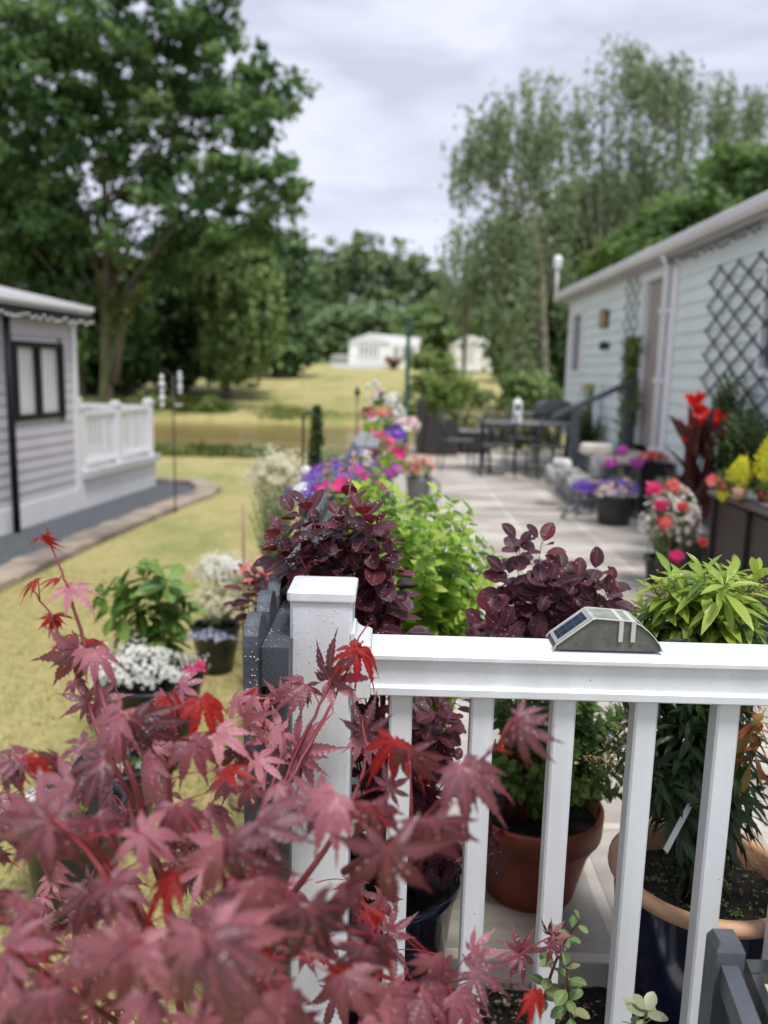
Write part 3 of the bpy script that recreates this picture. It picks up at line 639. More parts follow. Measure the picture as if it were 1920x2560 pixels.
# ================================================================== TREES
def clumps(blobs, nclump, per, csize):
    """points gathered in clumps over the shells of the given ellipsoids"""
    vol = np.array([b_[3]*b_[4]*b_[5] for b_ in blobs])**.67; vol /= vol.sum(); C = []
    idx = rng.choice(len(blobs), nclump, p=vol)
    B = np.array(blobs)[idx]; d = rdir(nclump); d /= np.linalg.norm(d, axis=1, keepdims=True)
    k = rng.random(nclump)**.38; cen = B[:, :3]+d*k[:, None]*B[:, 3:6]
    s = csize*rng.uniform(.6, 1.25, nclump)
    pts = np.repeat(cen, per, axis=0)+rng.normal(size=(nclump*per, 3))*np.repeat(s, per)[:, None]*np.array([.55, .55, .34])
    out = np.repeat(d, per, axis=0)
    shade = np.repeat(rng.random(nclump), per)*.65+rng.random(nclump*per)*.35
    return cen, pts, out, shade
def tree(name, label, base, blobs, nclump, per, csize, lsize, lm, trunk_r, trunk_top, nlimb=14, group=None, bark=BARK, cat='tree', forks=(), hang=0):
    base = Vector(base); r = empty(name, label, cat, base, group)
    cen, pts, out, shade = clumps(blobs, nclump, per, csize)
    b = MB(); top = Vector(trunk_top); mid = base.lerp(top, .5)+Vector((random.uniform(-.3, .3), 0, 0))
    c = bez(base-Vector((0, 0, .3)), top, (random.uniform(-.5, .5), 0, 0), 12); b.tube(c, [trunk_r*(1.35 if i == 0 else 1.08-.85*i/11) for i in range(12)], 10)
    for (f0, f1, fr) in forks: b.tube(bez(f0, f1, (random.uniform(-.4, .4), 0, .3), 10), [fr*(1.2-.8*i/9) for i in range(10)], 8)
    pick = rng.choice(len(cen), min(nlimb, len(cen)), replace=False)
    for q in pick:
        e = Vector(cen[q]); k = random.uniform(.3, .92); s = c[int(k*11)]
        if e.z < s.z-.5: s = c[max(1, int(max(.15, (e.z-base.z)/max(1, top.z-base.z)*.7)*11))] if e.z > base.z else c[3]
        b.tube(bez(s, e, (0, 0, (e-s).length*.12), 7), [trunk_r*.24*(1-k*.55)*(1-.85*i/6)+.01 for i in range(7)], 5)
    b.build('trunk', bark, r)
    if hang:
        # weeping twigs: leaves threaded down from each clump
        m = len(pts); dn = rng.random(m)**1.2*hang
        key = np.repeat(rng.normal(size=(m//6+1, 2))*.0, 6, axis=0)[:m]
        st = np.repeat(np.arange(m//8+1), 8)[:m]; a = pts[np.minimum(st*8, m-1)]
        pts = a+rng.normal(size=(m, 3))*np.array([.05, .05, .06]); pts[:, 2] -= dn
        ax = np.stack([rng.normal(size=m)*.45, rng.normal(size=m)*.45, -np.ones(m)], 1); nm = rdir(m)
    else:
        ax = rdir(len(pts))+out*.4; ax[:, 2] -= .25; nm = rdir(len(pts))*.6+out*.5+np.array([0, 0, .7])
    scatter('crown', QUAD, pts, ax, nm, lsize*rng.uniform(.6, 1.3, len(pts)), lm, r, shade, smooth=False)
    return r
LMAPLE = leafmat('broadleaf_green', (.032, .085, .026), (.095, .195, .055), (.25, .36, .12), rough=.5, trans=.5)
LDARK = leafmat('dark_evergreen', (.034, .080, .028), (.080, .155, .052), (.19, .28, .10), rough=.6, trans=.2)
LOLIVE = leafmat('olive_leaf', (.09, .15, .045), (.17, .26, .075), (.30, .40, .14), rough=.6, trans=.3)
LBIRCH = leafmat('birch_leaf', (.15, .21, .10), (.25, .33, .17), (.38, .46, .27), rough=.6, trans=.5)
LEDGE = leafmat('edge_tree_leaf', (.06, .125, .035), (.13, .23, .06), (.27, .38, .13), rough=.5, trans=.5)
LWOOD = leafmat('far_wood_leaf', (.09, .15, .06), (.18, .27, .11), (.31, .41, .20), rough=.7, trans=.25)
LLIME = leafmat('fresh_leaf', (.09, .14, .025), (.15, .20, .04), (.24, .28, .07), rough=.5, trans=.35)
def B(px, py, D, rx, ry, rz): p = P(px, py, D); return (p.x, p.y, p.z, rx, ry, rz)
D = 34
bs = P(262, 985, D); bs.z = gz(bs.x, D)
tt = P(250, 330, D)
tree('broadleaf_tree', 'huge dark green tree with tall bare trunk towering over the grey lodge', bs,
     [B(90, 60, D, 4.2, 4, 3.2), B(330, 40, D, 4.0, 4, 3.4), B(480, 180, D+1, 3.2, 3.2, 2.4), B(610, 270, D, 2.3, 2.6, 1.6), B(620, 480, D-1, 2.4, 2.6, 1.6), B(60, 330, D-1, 3.6, 4, 2.6), B(300, 330, D+1, 4.0, 3, 2.6), B(450, 420, D, 3.2, 3, 2.2),
      B(90, 560, D, 3.6, 3, 2.0), B(340, 590, D+1, 3.6, 3, 2.0), B(520, 590, D, 2.6, 2.6, 1.3), B(540, 60, D, 1.6, 2, 1.6), B(690, 460, D, 1.4, 1.6, 1.3), B(700, 240, D, 1.2, 1.5, .9), B(-120, 250, D, 4, 4, 6)],
     820, 48, .48, .23, LMAPLE, .27, tt, 26, forks=[(P(285, 960, D), P(345, 690, D+.3), .17)])
# ivy-like fresh shoots on that trunk are a climber of their own
p0 = P(300, 800, D-.8)
bush('ivy', 'bright yellow green ivy climbing the bare lower trunk of the huge tree', 'climber', (bs.x, bs.y-.4, bs.z), [P(285+random.uniform(-30, 40), 720+random.uniform(-40, 60), D-.9) for i in range(5)]+[P(350+random.uniform(-25, 30), 740+random.uniform(-50, 40), D-.9) for i in range(7)], SMALL, LLIME, STEM, 24, .30, .8, sr=.015)
for i, (x, yt, Dd, h) in enumerate(((195, 690, 36, 1), (40, 500, 39, 1))):
    q = P(x, 980, Dd); q.z = gz(q.x, Dd)
    tree('woodland_tree', ('slender understorey tree between the grey lodge and the bare trunk', 'leafy tree rising directly behind the roof of the grey lodge')[i], q, [B(x-10, yt, Dd, 3.0, 2.5, 2.6), B(x+40, yt+110, Dd, 2.2, 2, 1.7), B(x-60, yt+130, Dd, 2.5, 2, 1.7)], 190, 42, .6, .28, LMAPLE, .2, P(x-20, yt, Dd), 12, group='trees behind the lodge', forks=[(P(x, 880, Dd), P(x+45, 740, Dd), .1)])
tree('evergreen_tree', 'dense dark rounded evergreen standing right of the bare trunk', (P(460, 960, 46).x, 46, gz(-11, 46)),
     [B(460, 760, 46, 4.6, 3.4, 2.6), B(400, 860, 46, 3.6, 3, 2.0), B(540, 850, 46, 3.4, 3, 2.0), B(480, 680, 46, 3.0, 3, 1.8)], 420, 56, .7, .30, LDARK, .3, P(470, 720, 46), 10)
tree('willow_tree', 'paler olive green tree with drooping outer foliage beside the dark evergreen', (P(563, 950, 42).x, 42, gz(-9.5, 42)),
     [B(590, 660, 42, 1.9, 1.6, 2.2), B(600, 790, 42, 1.8, 1.6, 2.0), B(540, 610, 42, 1.5, 1.6, 1.2), B(570, 850, 42, 1.5, 1.6, 1.0)], 260, 56, .6, .28, LOLIVE, .22, P(575, 700, 42), 10, hang=1.2)
tree('evergreen_tree', 'tall dark narrow tree at the right end of the left tree belt', (P(690, 930, 60).x, 60, gz(-8, 60)),
     [B(690, 740, 60, 2.6, 2.5, 4.0), B(665, 850, 60, 2.9, 2.5, 2.0), B(715, 870, 60, 2.3, 2.5, 1.4), B(700, 640, 60, 1.7, 2, 2)], 300, 56, .75, .34, LDARK, .25, P(690, 700, 60), 8)
tree('evergreen_tree', 'low dark green tree filling the shade behind the bird feeders', (P(330, 960, 44).x, 44, gz(-14, 44)),
     [B(330, 800, 44, 3.4, 3, 3.2), B(250, 880, 44, 3.5, 3, 2.0), B(380, 900, 44, 3.0, 3, 1.2), B(150, 850, 44, 3.0, 3, 3)], 300, 56, .75, .32, LDARK, .25, P(330, 820, 44), 8)
# background wood: each tree its own
wood = [(760, 690, 110, 4.2, 5.2, 'pale edged tree at the left end of the far wood'), (830, 655, 118, 4.4, 6.0, 'rounded far tree just left of the tallest crown of the wood'), (900, 630, 115, 4.6, 6.4, 'tallest rounded crown in the far wood above the cream caravan'), (985, 645, 118, 5.2, 6.4, 'broad airy crown in the far wood above the green pole'),
        (1060, 690, 112, 4.2, 5.2, 'medium far tree right of the green pole top'), (1120, 760, 104, 4.0, 3.6, 'low dark far tree behind the white caravan'), (800, 800, 104, 4.5, 3.4, 'dark low tree close behind the cream caravan on its left'), (905, 790, 103, 4.4, 3.4, 'dark low tree directly behind the roof of the cream caravan'), (1010, 800, 102, 4.4, 3.2, 'dark low tree behind the right half of the cream caravan'), (730, 820, 106, 4.0, 3.8, 'dark low tree at the left foot of the far wood'),(1210, 770, 104, 5.0, 4.4, 'dark broad tree behind the trunk of the leaning birch'), (1330, 770, 104, 5.0, 4.4, 'dark broad far tree low behind the end of the mobile home')]
for (x, y, Dd, rx, rz, lb) in wood:
    q = P(x, 920, Dd); low = y > 700
    tree('woodland_tree', lb, (q.x, Dd, gz(q.x, Dd)), [B(x, y, Dd, rx*.75, rx*.7, rz*.55), B(x-28, y+50, Dd, rx*.6, rx*.6, rz*.5), B(x+28, y+45, Dd, rx*.6, rx*.6, rz*.5), B(x, y+95, Dd, rx*.8, rx*.7, rz*.45)]+([B(x, 880, Dd, rx*1.1, 2, 2.2)] if low else []), 105 if not low else 210, 44, .8, .40, LWOOD, .3, P(x, y+10, Dd), 12, group='trees of the far wood')
q = P(1075, 920, 92)
tree('woodland_tree', 'yellowish olive tree right of the green pole in front of the far wood', (q.x, 92, gz(q.x, 92)), [B(1090, 800, 92, 3.6, 3, 1.9), B(1140, 835, 92, 2.6, 3, 1.6), B(1040, 830, 92, 2.2, 3, 1.6)], 170, 50, .8, .4, LOLIVE, .25, P(1090, 810, 92), 8, group='trees of the far wood')
# birches
D = 31
def birch(label, tx, ty, topx, topy, D, blobs, n, hang=1.7, r=.17, lm=LBIRCH, per=72):
    q = P(tx, ty, D); q.z = gz(q.x, D)
    tree('birch_tree', label, q, [B(*x_) for x_ in blobs], int(n*.70), per, .48, .13, lm, r, P(topx, topy, D), 22, group='weeping birches behind the mobile home', bark=BIRCHBARK, hang=hang)
birch('leaning weeping birch with pale trunk and hanging twigs on its left', 1362, 1000, 1330, 420, 31,
      [(1225, 270, 31, .9, 1, .7), (1200, 330, 31, .8, 1, .9), (1165, 380, 31, .4, .8, .5), (1280, 480, 31, 1.0, 1, .9), (1190, 590, 31, 1.1, 1, .7), (1340, 600, 31, 1.5, 1.2, 1.4), (1300, 720, 31, 1.5, 1.2, 1.2), (1395, 400, 31, 1.0, 1, 1.0), (1360, 290, 31, .5, .8, .8), (1290, 850, 31, 1.2, 1, .8), (1260,330,31,.6,.8,.6), (1310, 330, 31, .7, .8, .7), (1330, 220, 31, .4, .8, .5), (1240, 520, 31, .8, .8, .5)], 200)
birch('tallest weeping birch in the middle with a feathery rounded top', 1500, 1000, 1510, 200, 34,
      [(1560, 150, 34, 1.5, 1.5, .8), (1480, 200, 34, 1.0, 1.4, .8), (1650, 200, 34, 1.3, 1.5, 1.0), (1430, 300, 34, .9, 1.4, .9), (1540, 330, 34, 1.5, 1.5, 1.0), (1630, 380, 34, 1.3, 1.5, 1.1), (1560, 480, 34, 1.8, 1.5, 1.1), (1370, 220, 34, .5, .8, .8), (1700, 180, 34, .8, 1, .8), (1720, 300, 34, .5, 1, 1.0), (1600, 90+50, 34, .8, 1, .5), (1760, 420, 34, 1.2, 1, 1.2), (1680, 520, 34, 1.2, 1, .9)], 215)
birch('slim weeping birch at the right side of the group with a pointed top', 1800, 900, 1790, 210, 36,
      [(1800, 260, 36, .6, 1, 1.7), (1790, 420, 36, .9, 1, 1.4), (1880, 290, 36, .9, 1, 1.0), (1910, 230, 36, .6, 1, .6), (1820, 560, 36, 1.4, 1, 1.0)], 85)
birch('small drooping birch at the left foot of the birch group', 1160, 930, 1165, 600, 40,
      [(1160, 580, 40, 1.1, 1, .7), (1190, 640, 40, .9, 1, .9), (1140, 700, 40, .9, 1, .8), (1190, 740, 40, .8, 1, .8)], 75, lm=LBIRCH, r=.12, per=44)
D = 27
tree('woodland_tree', 'dense olive green tree behind the far gable of the mobile home', (P(1450, 980, 38).x, 38, gz(8, 38)),
     [B(1420, 640, 38, 2.2, 2, 1.8), B(1530, 600, 38, 2.6, 2, 1.6), B(1320, 790, 38, 2.0, 2, 2.0), B(1440, 760, 38, 2.6, 2, 2.2), B(1380, 900, 38, 2.6, 2, 1.4), B(1660, 560, 38, 3.0, 2, 1.5), B(1560, 700, 38, 3, 2, 2), B(1290, 650, 38, 1.6, 2, 1.6), B(1480, 520, 38, 2.2, 2, 1.2)], 470, 60, .7, .25, LOLIVE, .25, P(1450, 650, 38), 10, group='trees behind the mobile home')
tree('woodland_tree', 'dark evergreen hugging the far corner of the mobile home', (P(1390, 960, 33).x, 33, gz(7, 33)), [B(1385, 820, 33, .9, 1.2, 2.2), B(1380, 930, 33, 1.0, 1.2, .8)], 90, 60, .6, .25, LDARK, .15, P(1385, 800, 33), 6, group='trees behind the mobile home')
tree('woodland_tree', 'bright green broad tree above the gutter at the right edge', (P(1850, 950, 29).x, 29, gz(12, 29)),
     [B(1860, 430, 29, 1.5, 2, .9), B(1920, 480, 29, 2.0, 2, 1.1), B(1780, 530, 29, 1.8, 2, .8), B(1680, 600, 29, 1.8, 2, 1.0), B(1590, 680, 29, 1.8, 2, 1.1), B(1800, 620, 29, 3, 2, 1.5)], 300, 56, .5, .22, LEDGE, .25, P(1830, 480, 29), 14, group='trees behind the mobile home')
for i, (x, y, lb) in enumerate(((1290, 905, 'round dark bush right of the white caravan'), )):
    q = P(x, 950, 60); tree('bush', lb, (q.x, 60, gz(q.x, 60)), [B(x-5, y-20, 60, 1.5, 1.5, 1.5)], 60, 60, .6, .3, LDARK, .1, P(x, y-20, 60), 6, cat='bush')
# round shrub beyond the patio
q = P(1100, 1040, 18.5)
tree('green_shrub', 'big loose green shrub behind the wicker armchair at the far end of the patio', (q.x, 18.5, -.3), [B(1090, 930, 18.5, .62, .6, .6), B(1130, 980, 18.5, .5, .5, .45), B(1060, 1000, 18.5, .45, .5, .4), B(1055, 905, 18.5, .3, .3, .2)], 110, 50, .16, .07, leafmat('shrub_leaf', (.12, .20, .045), (.22, .32, .08), (.40, .48, .15), trans=.5), .04, P(1090, 930, 18.5), 20, cat='shrub')
q = P(1330, 1030, 20)
tree('green_shrub', 'leafy green undergrowth around the foot of the leaning birch', (q.x, 20, -.3), [B(1310, 960, 20, .5, .5, .3), B(1345, 985, 20, .5, .5, .3), B(1280, 1000, 20, .3, .3, .2), B(1180,985,20,.5,.4,.2)], 80, 60, .16, .08, LOLIVE, .03, P(1320, 970, 20), 10, cat='shrub')
# low plants along the far patio edge
FARLOW = leafmat('far_low_leaf', (.03, .06, .02), (.06, .11, .03), (.14, .19, .06))
for i, (x, y, rx, lb) in enumerate(((1385, 1055, .3, 'leafy plant at the patio end right of the dining table'), (1240, 1060, .3, 'dense low plant directly behind the left dining chair'), (1300, 1062, .34, 'dense low plant behind the middle of the dining table'), (1350, 1065, .3, 'dense low plant behind the right end of the dining table'), (1190, 1060, .25, 'dense low plant behind the wicker footstool'), (1150, 1020, .35, 'round potted green plant with a white bloom behind the wicker footstool'), (1215, 1045, .3, 'low blue grey plant behind the dining chairs'), (1265, 1040, .35, 'low green plant left of the white lantern at the patio end'), (1335, 1050, .3, 'low green plant right of the white lantern at the patio end'))):
    q = P(x, y, 16.0); bush('border_plant', lb, 'plant', (q.x, 16, -.3), blob_tips((q.x, 16, q.z-.05), (rx, .25, .22), 16, 0), SMALL, FARLOW if i not in (1, 3, 6) else leafmat('blue_grey_leaf', (.10, .14, .14), (.18, .22, .21)), STEM, 30, .09, .4, group='plants along the far patio edge')
# ================================================================== WHITE RAILING IN FRONT
YR = 1.38
xl, xr = P(724, 1600, YR).x, P(880, 1600, YR).x; pw = xr-xl; pcx = (xl+xr)/2; ztop = P(800, 1505, YR).z
rail = empty('white_railing', 'white plastic railing panel with post, beaded top rail and square balusters in the foreground', 'railing', (pcx, YR+pw/2, 0))
b = MB(); b.cbox((pcx, YR+pw/2, (ztop+.003-.3)/2), (pw, pw, ztop+.003+.3), 0, None, .006); b.build('post', WHITE, rail)
h = pw/2+.005; z1 = P(800, 1479, YR).z; b = MB(); c = (pcx, YR+pw/2)
def sq(k, z, r=.006): return [Vector((c[0]+sx*(k-ox), c[1]+sy_*(k-oy), z)) for sx, sy_, ox, oy in ((-1, -1, r, 0), (1, -1, r, 0), (1, -1, 0, r), (1, 1, 0, r), (1, 1, r, 0), (-1, 1, r, 0), (-1, 1, 0, r), (-1, -1, 0, r))]
vs = sq(h-.006, ztop)+sq(h-.001, ztop)+sq(h, ztop+.003)+sq(h, z1-.003)+sq(h-.002, z1-.001)+sq(h-.006, z1, .005)
fs = [(r*8+i, r*8+(i+1) % 8, r*8+8+(i+1) % 8, r*8+8+i) for r in range(5) for i in range(8)]+[tuple(range(8))]
b.add(vs, fs); o = b.build('post_cap_skirt', WHITE, rail); bpy.data.objects.remove(o)
k = len(vs); vs.append(Vector((c[0], c[1], z1+.012))); fs += [(40+i, 40+(i+1) % 8, k) for i in range(8)]
b = MB(); b.add(vs, fs); b.build('post_cap', WHITE, rail)
def zr_(py, Y=YR, px=1400): return P(px, py, Y).z
zt_ = zr_(1593, YR+.085)
prof = [(YR+.086, zr_(1752)), (YR+.002, zr_(1752)), (YR, zr_(1749)), (YR, zr_(1732)), (YR+.003, zr_(1728)), (YR+.010, zr_(1727)), (YR+.010, zr_(1664)), (YR+.001, zr_(1663)), (YR-.001, zr_(1660)), (YR-.001, zr_(1651)), (YR+.002, zr_(1647)),
        (YR+.008, zt_-.006), (YR+.018, zt_-.0035), (YR+.024, zt_-.0038), (YR+.026, zt_-.0065), (YR+.0285, zt_-.0065), (YR+.031, zt_-.001), (YR+.036, zt_), (YR+.074, zt_), (YR+.081, zt_-.003), (YR+.086, zt_-.012)]
b = MB(); b.prism(prof, 'x', xr+.0345, 1.05); o = b.build('top_rail', WHITE, rail)
bx0, bx1 = xr-.002, P(927, 1650, YR).x; zb0, zb1 = zr_(1752)-.006, zt_+.008
b = MB(); b.cbox(((bx0+bx1)/2, YR+.045, (zb0+zb1)/2), (bx1-bx0, .104, zb1-zb0), 0, None, .004)
cv = [(bx0, zb1-.001), (bx0+.028, zb1-.001)]+[(bx0+.028-.022*math.sin(a), zb1+.016-.016*math.cos(a)) for a in np.linspace(0, 1.57, 6)]+[(bx0, zb1+.016)]
b.prism(cv, 'y', YR, YR+.09)
cv = [(bx0, zb0+.001), (bx0+.03, zb0+.001)]+[(bx0+.03-.022*math.sin(a), zb0-.012+.012*math.cos(a)) for a in np.linspace(0, 1.57, 6)]+[(bx0, zb0-.013)]
b.prism(cv, 'y', YR, YR+.09); b.build('rail_bracket', WHITE, rail)
x5 = P(1853, 1780, YR+.02).x; x1_ = P(1031, 1780, YR+.02).x; pit = (x5-x1_)/4; bw = .0415
for i in range(7):
    xx = x1_+pit*i; b = MB(); b.cbox((xx-bw/2, YR+.02+bw/2, (zr_(1752)+.08)/2), (bw, bw, zr_(1752)-.08+.002), 0, None, .004); b.build('baluster', WHITE, rail)
b = MB(); b.cbox(((xr+1.05)/2, YR+.045, .055), (1.05-xr, .06, .05), 0, None, .004); b.build('bottom_rail', WHITE, rail)
# drops of rain standing on the post and top rail (front faces)
pr = []; 
def drops(parent, pts, rs, name='raindrops', sq_=(1, .5, 1)):
    b = MB()
    for p, r in zip(pts, rs): b.ball(p, r, 6, 0, sq_)
    o = b.build(name, DROP, parent); return setting(o, 'stuff')
pp = [(xl+pw*random.random(), YR-.0005, ztop-.004-random.random()**1.3*.35) for i in range(120)]; rs = [random.uniform(.0005, .0015) for _ in pp]
for i in range(120): pp.append((random.uniform(xr+.04, .9), YR+.009, random.uniform(zr_(1725), zr_(1666)))); rs.append(random.uniform(.0005, .0013))
drops(rail, pp, rs)
# ================================================================== SOLAR LAMP ON THE RAIL
sx0, sx1 = P(1389, 1600, YR+.012).x, P(1654, 1616, YR+.012).x; zt0 = zt_+.001; Ls = sx1-sx0; yf, yb = YR+.010, YR+.082
sol = empty('solar_fence_light', 'grey solar fence light with clear curved cover sitting on the white top rail', 'solar light', ((sx0+sx1)/2, YR+.05, zt0))
hs = .050
prof = [(0, 0), (.02, .0), (.99, 0), (1, .008), (.96, .16), (.88, .44), (.80, .66), (.72, .83), (.66, .9), (.36, .96), (.02+.33, .96), (0.0, .10)]
prof = [(0, .0), (.995, 0), (1, .04), (.965, .22), (.91, .44), (.85, .62), (.78, .79), (.70, .9), (.37, .97), (.34, .95), (.02, .12)]
body = [(sx0+u*Ls, zt0+v*hs*1.15) for u, v in prof]
b = MB(); b.prism(body, 'y', yf+.003, yb-.003); b.build('body', mat('olive_grey_plastic', (.115, .12, .105), .45, .25, 30, .1), sol)
def shell(pf, t): return pf
CLR = mat('hazy_clear_plastic', (.55, .58, .52), .12, .2, 40, coat=.5); _t, _N, _L, _b = nodes(CLR); _b.inputs['Transmission Weight'].default_value = .45
b = MB()
edge = [(sx0+u*Ls, zt0+v*hs*1.15) for u, v in [(-.012, .0), (.01, .14), (.335, .98), (.37, 1.01), (.70, .945), (.785, .835), (.86, .66), (.92, .47), (.975, .24), (1.012, .0)]]
for y0, y1 in ((yf-.0005, yf+.003), (yb-.003, yb+.0005)):
    for i in range(len(edge)-1):
        (xa, za), (xb, zb) = edge[i], edge[i+1]
        dx, dz = xb-xa, zb-za; l = math.hypot(dx, dz); nx_, nz_ = -dz/l*.0016, dx/l*.0016
        b.prism([(xa, za), (xb, zb), (xb+nx_, zb+nz_), (xa+nx_, za+nz_)], 'y', y0, y1)
b.build('edge_bead', mat('pale_edge', (.55, .56, .50), .4, .1), sol)
b = MB(); cov = edge[2:]+[(x, z-.0012) for x, z in reversed(edge[2:])]; b.prism([(x, z+.0004) for x, z in cov], 'y', yf+.0032, yb-.0032); b.build('cover', CLR, sol)
# solar cell on the left slope, strips over the crown
(xa, za), (xb, zb) = edge[1], edge[2]; dv = Vector((xb-xa, 0, zb-za)); ang = math.atan2(dv.z, dv.x)
b = MB(); Mx = Matrix.Rotation(-ang, 4, 'Y'); mid = Vector(((xa+xb)/2, (yf+yb)/2, (za+zb)/2+.0012)); b.cbox(mid+Mx @ Vector((0, 0, .0007)), (dv.length*.82, .044, .002), 0, Mx, .0004); b.build('solar_cell', mat('blue_black_cell', (.02, .03, .055), .2, .2, spec=.3), sol)
b = MB()
for k_ in (-.3, -.1, .1, .3): b.cbox(mid+Mx @ Vector((dv.length*k_, 0, .0018)), (.0007, .045, .0004), 0, Mx)
b.cbox(mid+Mx @ Vector((0, 0, .0018)), (dv.length*.85, .0007, .0004), 0, Mx); b.build('cell_grid', GREYMETAL, sol)
b = MB()
for u_ in (.2, .5, .8): b.lathe([(0, -.0012), (.0022, -.0012), (.0026, 0)], (sx0+u_*Ls, yf+.0022, zt0+.010), 10, 0, Matrix.Rotation(R_(90), 4, 'X'))
b.build('screw', GREYMETAL, sol)
b = MB(); b.cbox(mid+Vector((-.001, 0, .0002)), (dv.length*.98, .062, .0016), 0, Mx, .0004); b.build('cell_frame', mat('grey_silver', (.45, .47, .46), .3, .1, metal=.3), sol)
for u in (.585, .70):
    xs_ = sx0+u*Ls; zq = zt0+hs*1.15*(.945 if u < .65 else .91)
    b = MB(); b.box(xs_, xs_+.0075, yf-.0018, yf+.0026, zt0+.018, zq+.001); b.box(xs_, xs_+.0075, yf-.0018, yb-.004, zq+.0012, zq+.0030); b.build('light_strip', mat('frosted_strip', (.50, .52, .46), .4, .1), sol)
# ================================================================== SLATE GREY PICKET FENCE ALONG THE PATIO
fx = P(645, 1560, 1.33).x; fz = P(644, 1537, 1.33).z
fence = empty('slate_fence', 'slate grey picket fence with rounded pickets running away from the white post', 'fence', (fx, 5, -.3))
b0 = P(653, 1618, 1.33); rx0, rx1 = b0.x, P(724, 1618, 1.33).x-.002; rzt = b0.z
b = MB(); b.box(rx0, rx1, 1.33, 9.6, rzt-.070, rzt); 
b.build('top_beam', DARKWOOD, fence)
b = MB(); cc = (rx0+.01, rzt-.095)
EG = bpy.data.materials.new('grained_beam_end'); t, N, L, pb = nodes(EG); pb.inputs['Roughness'].default_value = .5; tc = N('ShaderNodeTexCoord'); wv = N('ShaderNodeTexWave'); wv.wave_type = 'RINGS'; wv.rings_direction = 'Y'; wv.inputs['Scale'].default_value = 80; wv.inputs['Distortion'].default_value = 1.2; wv.inputs['Detail'].default_value = 2
L(tc.outputs['Object'], wv.inputs[0]); r = N('ShaderNodeValToRGB'); L(wv.outputs[0], r.inputs[0]); r.color_ramp.elements[0].color = (.035, .042, .052, 1); r.color_ramp.elements[1].color = (.085, .10, .12, 1); L(r.outputs[0], pb.inputs['Base Color'])
bp = N('ShaderNodeBump'); bp.inputs['Strength'].default_value = .4; bp.inputs['Distance'].default_value = .001; L(wv.outputs[0], bp.inputs['Height']); L(bp.outputs[0], pb.inputs['Normal'])
b.box(rx0+.0008, rx1-.0008, 1.3285, 1.3299, rzt-.0695, rzt-.0008); o = b.build('beam_end', EG, fence, (rx0-.01, 1.32, rzt-.12))
b = MB(); b.box(rx0, rx1, 1.36, 9.6, -.05, .03); b.build('bottom_beam', DARKWOOD, fence)
for yy in (1.36, 2.3, 4.2, 6.0, 7.8, 9.5):
    b = MB(); b.box(rx0+.002, rx1+(.0 if yy < 1.5 else .03), yy, yy+.07, -.35, rzt-.072); b.build('fence_post', DARKWOOD, fence)
pick0 = None; pt = .024
def picket_mesh():
    b = MB(); w2 = .045; pl_ = [(-w2, -1.25), (w2, -1.25), (w2, -.045)]+[(w2*math.cos(a), -.045+.045*math.sin(a)) for a in np.linspace(0, math.pi, 9)[1:-1]]+[(-w2, -.045)]
    b.prism(pl_, 'x', -pt/2, pt/2); return b
for i in range(28):
    y = 1.33+.045-.03+.128*i
    if pick0 is None: pick0 = picket_mesh().build('picket', DARKWOOD, fence, (0, 0, 0)); o = pick0
    else: o = pick0.copy(); COL.objects.link(o)
    o.location = Vector((rx0-pt/2-.001, y, fz+random.uniform(-.004, .004)))-fence.location
pp = [(rx0-pt+random.random()*pt, 1.2985, rzt+.04-random.random()*.2) for i in range(40)]; pp += [(random.uniform(rx0, rx1), 1.33+random.random()**1.3*.5, rzt) for i in range(50)]
drops(fence, pp, [random.uniform(.0006, .0016) for _ in pp], 'raindrops', (1, 1, .6))
# dark slatted planter below the beam, inside the fence
# wide shelf boards further along the fence, with planters standing on them
b = MB()
for i in range(2): b.box(rx0-.035+.085*i, rx0+.045+.085*i, 4.95, 9.7, rzt+.002, rzt+.022)
tag(b.build('fence_shelf', mat('wet_grey_board', (.28, .29, .31), .22, .2, 4, .2, 40, stretch=(1, .1, 1))), 'pale wet shelf of two boards along the top of the slate fence', 'shelf')
# ================================================================== POTS JUST BEHIND THE RAILING
potA = pot('plant_pot', 'glossy dark navy pot holding the left smoke bush behind the balusters', (.015, 1.735, -.07), .165, .325, NAVY, SOIL)
tc_ = P(1335, 2008, 2.07)
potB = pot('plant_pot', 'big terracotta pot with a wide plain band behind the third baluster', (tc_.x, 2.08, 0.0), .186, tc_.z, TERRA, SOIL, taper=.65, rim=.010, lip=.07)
b = MB()
nc = P(1762, 2150, 1.645)
root = empty('plant_pot', 'big navy glazed pot with a thick buff clay rim behind the right balusters', 'plant pot', (nc.x, 1.645, -.07))
b = MB(); c = (nc.x, 1.645, -.07); H = .35+.07
b.lathe([(0, 0), (.115, 0), (.15, .12), (.178, .26), (.188, H-.045), (.186, H-.03)], c, 48); b.build('body', NAVY, root, c)
b = MB(); b.lathe([(.186, H-.032), (.196, H-.028), (.203, H-.016), (.202, H-.004), (.193, H+.002), (.178, H), (.172, H-.01), (.168, H-.09)], c, 48); b.build('rim', BUFF, root, c)
s = MB(); n = 40; vs = []
for r_, k in ((0, 0), (.05, 1), (.1, 1), (.14, 1), (.17, 1)):
    for i in range(n): vs.append((c[0]+r_*math.cos(6.2832*i/n), c[1]+r_*math.sin(6.2832*i/n), c[2]+H-.062+random.uniform(-.006, .006)))
s.add(vs, [(a*n+i, a*n+(i+1) % n, (a+1)*n+(i+1) % n, (a+1)*n+i) for a in range(4) for i in range(n)], 0, True); s.build('soil', SOIL, root, c)
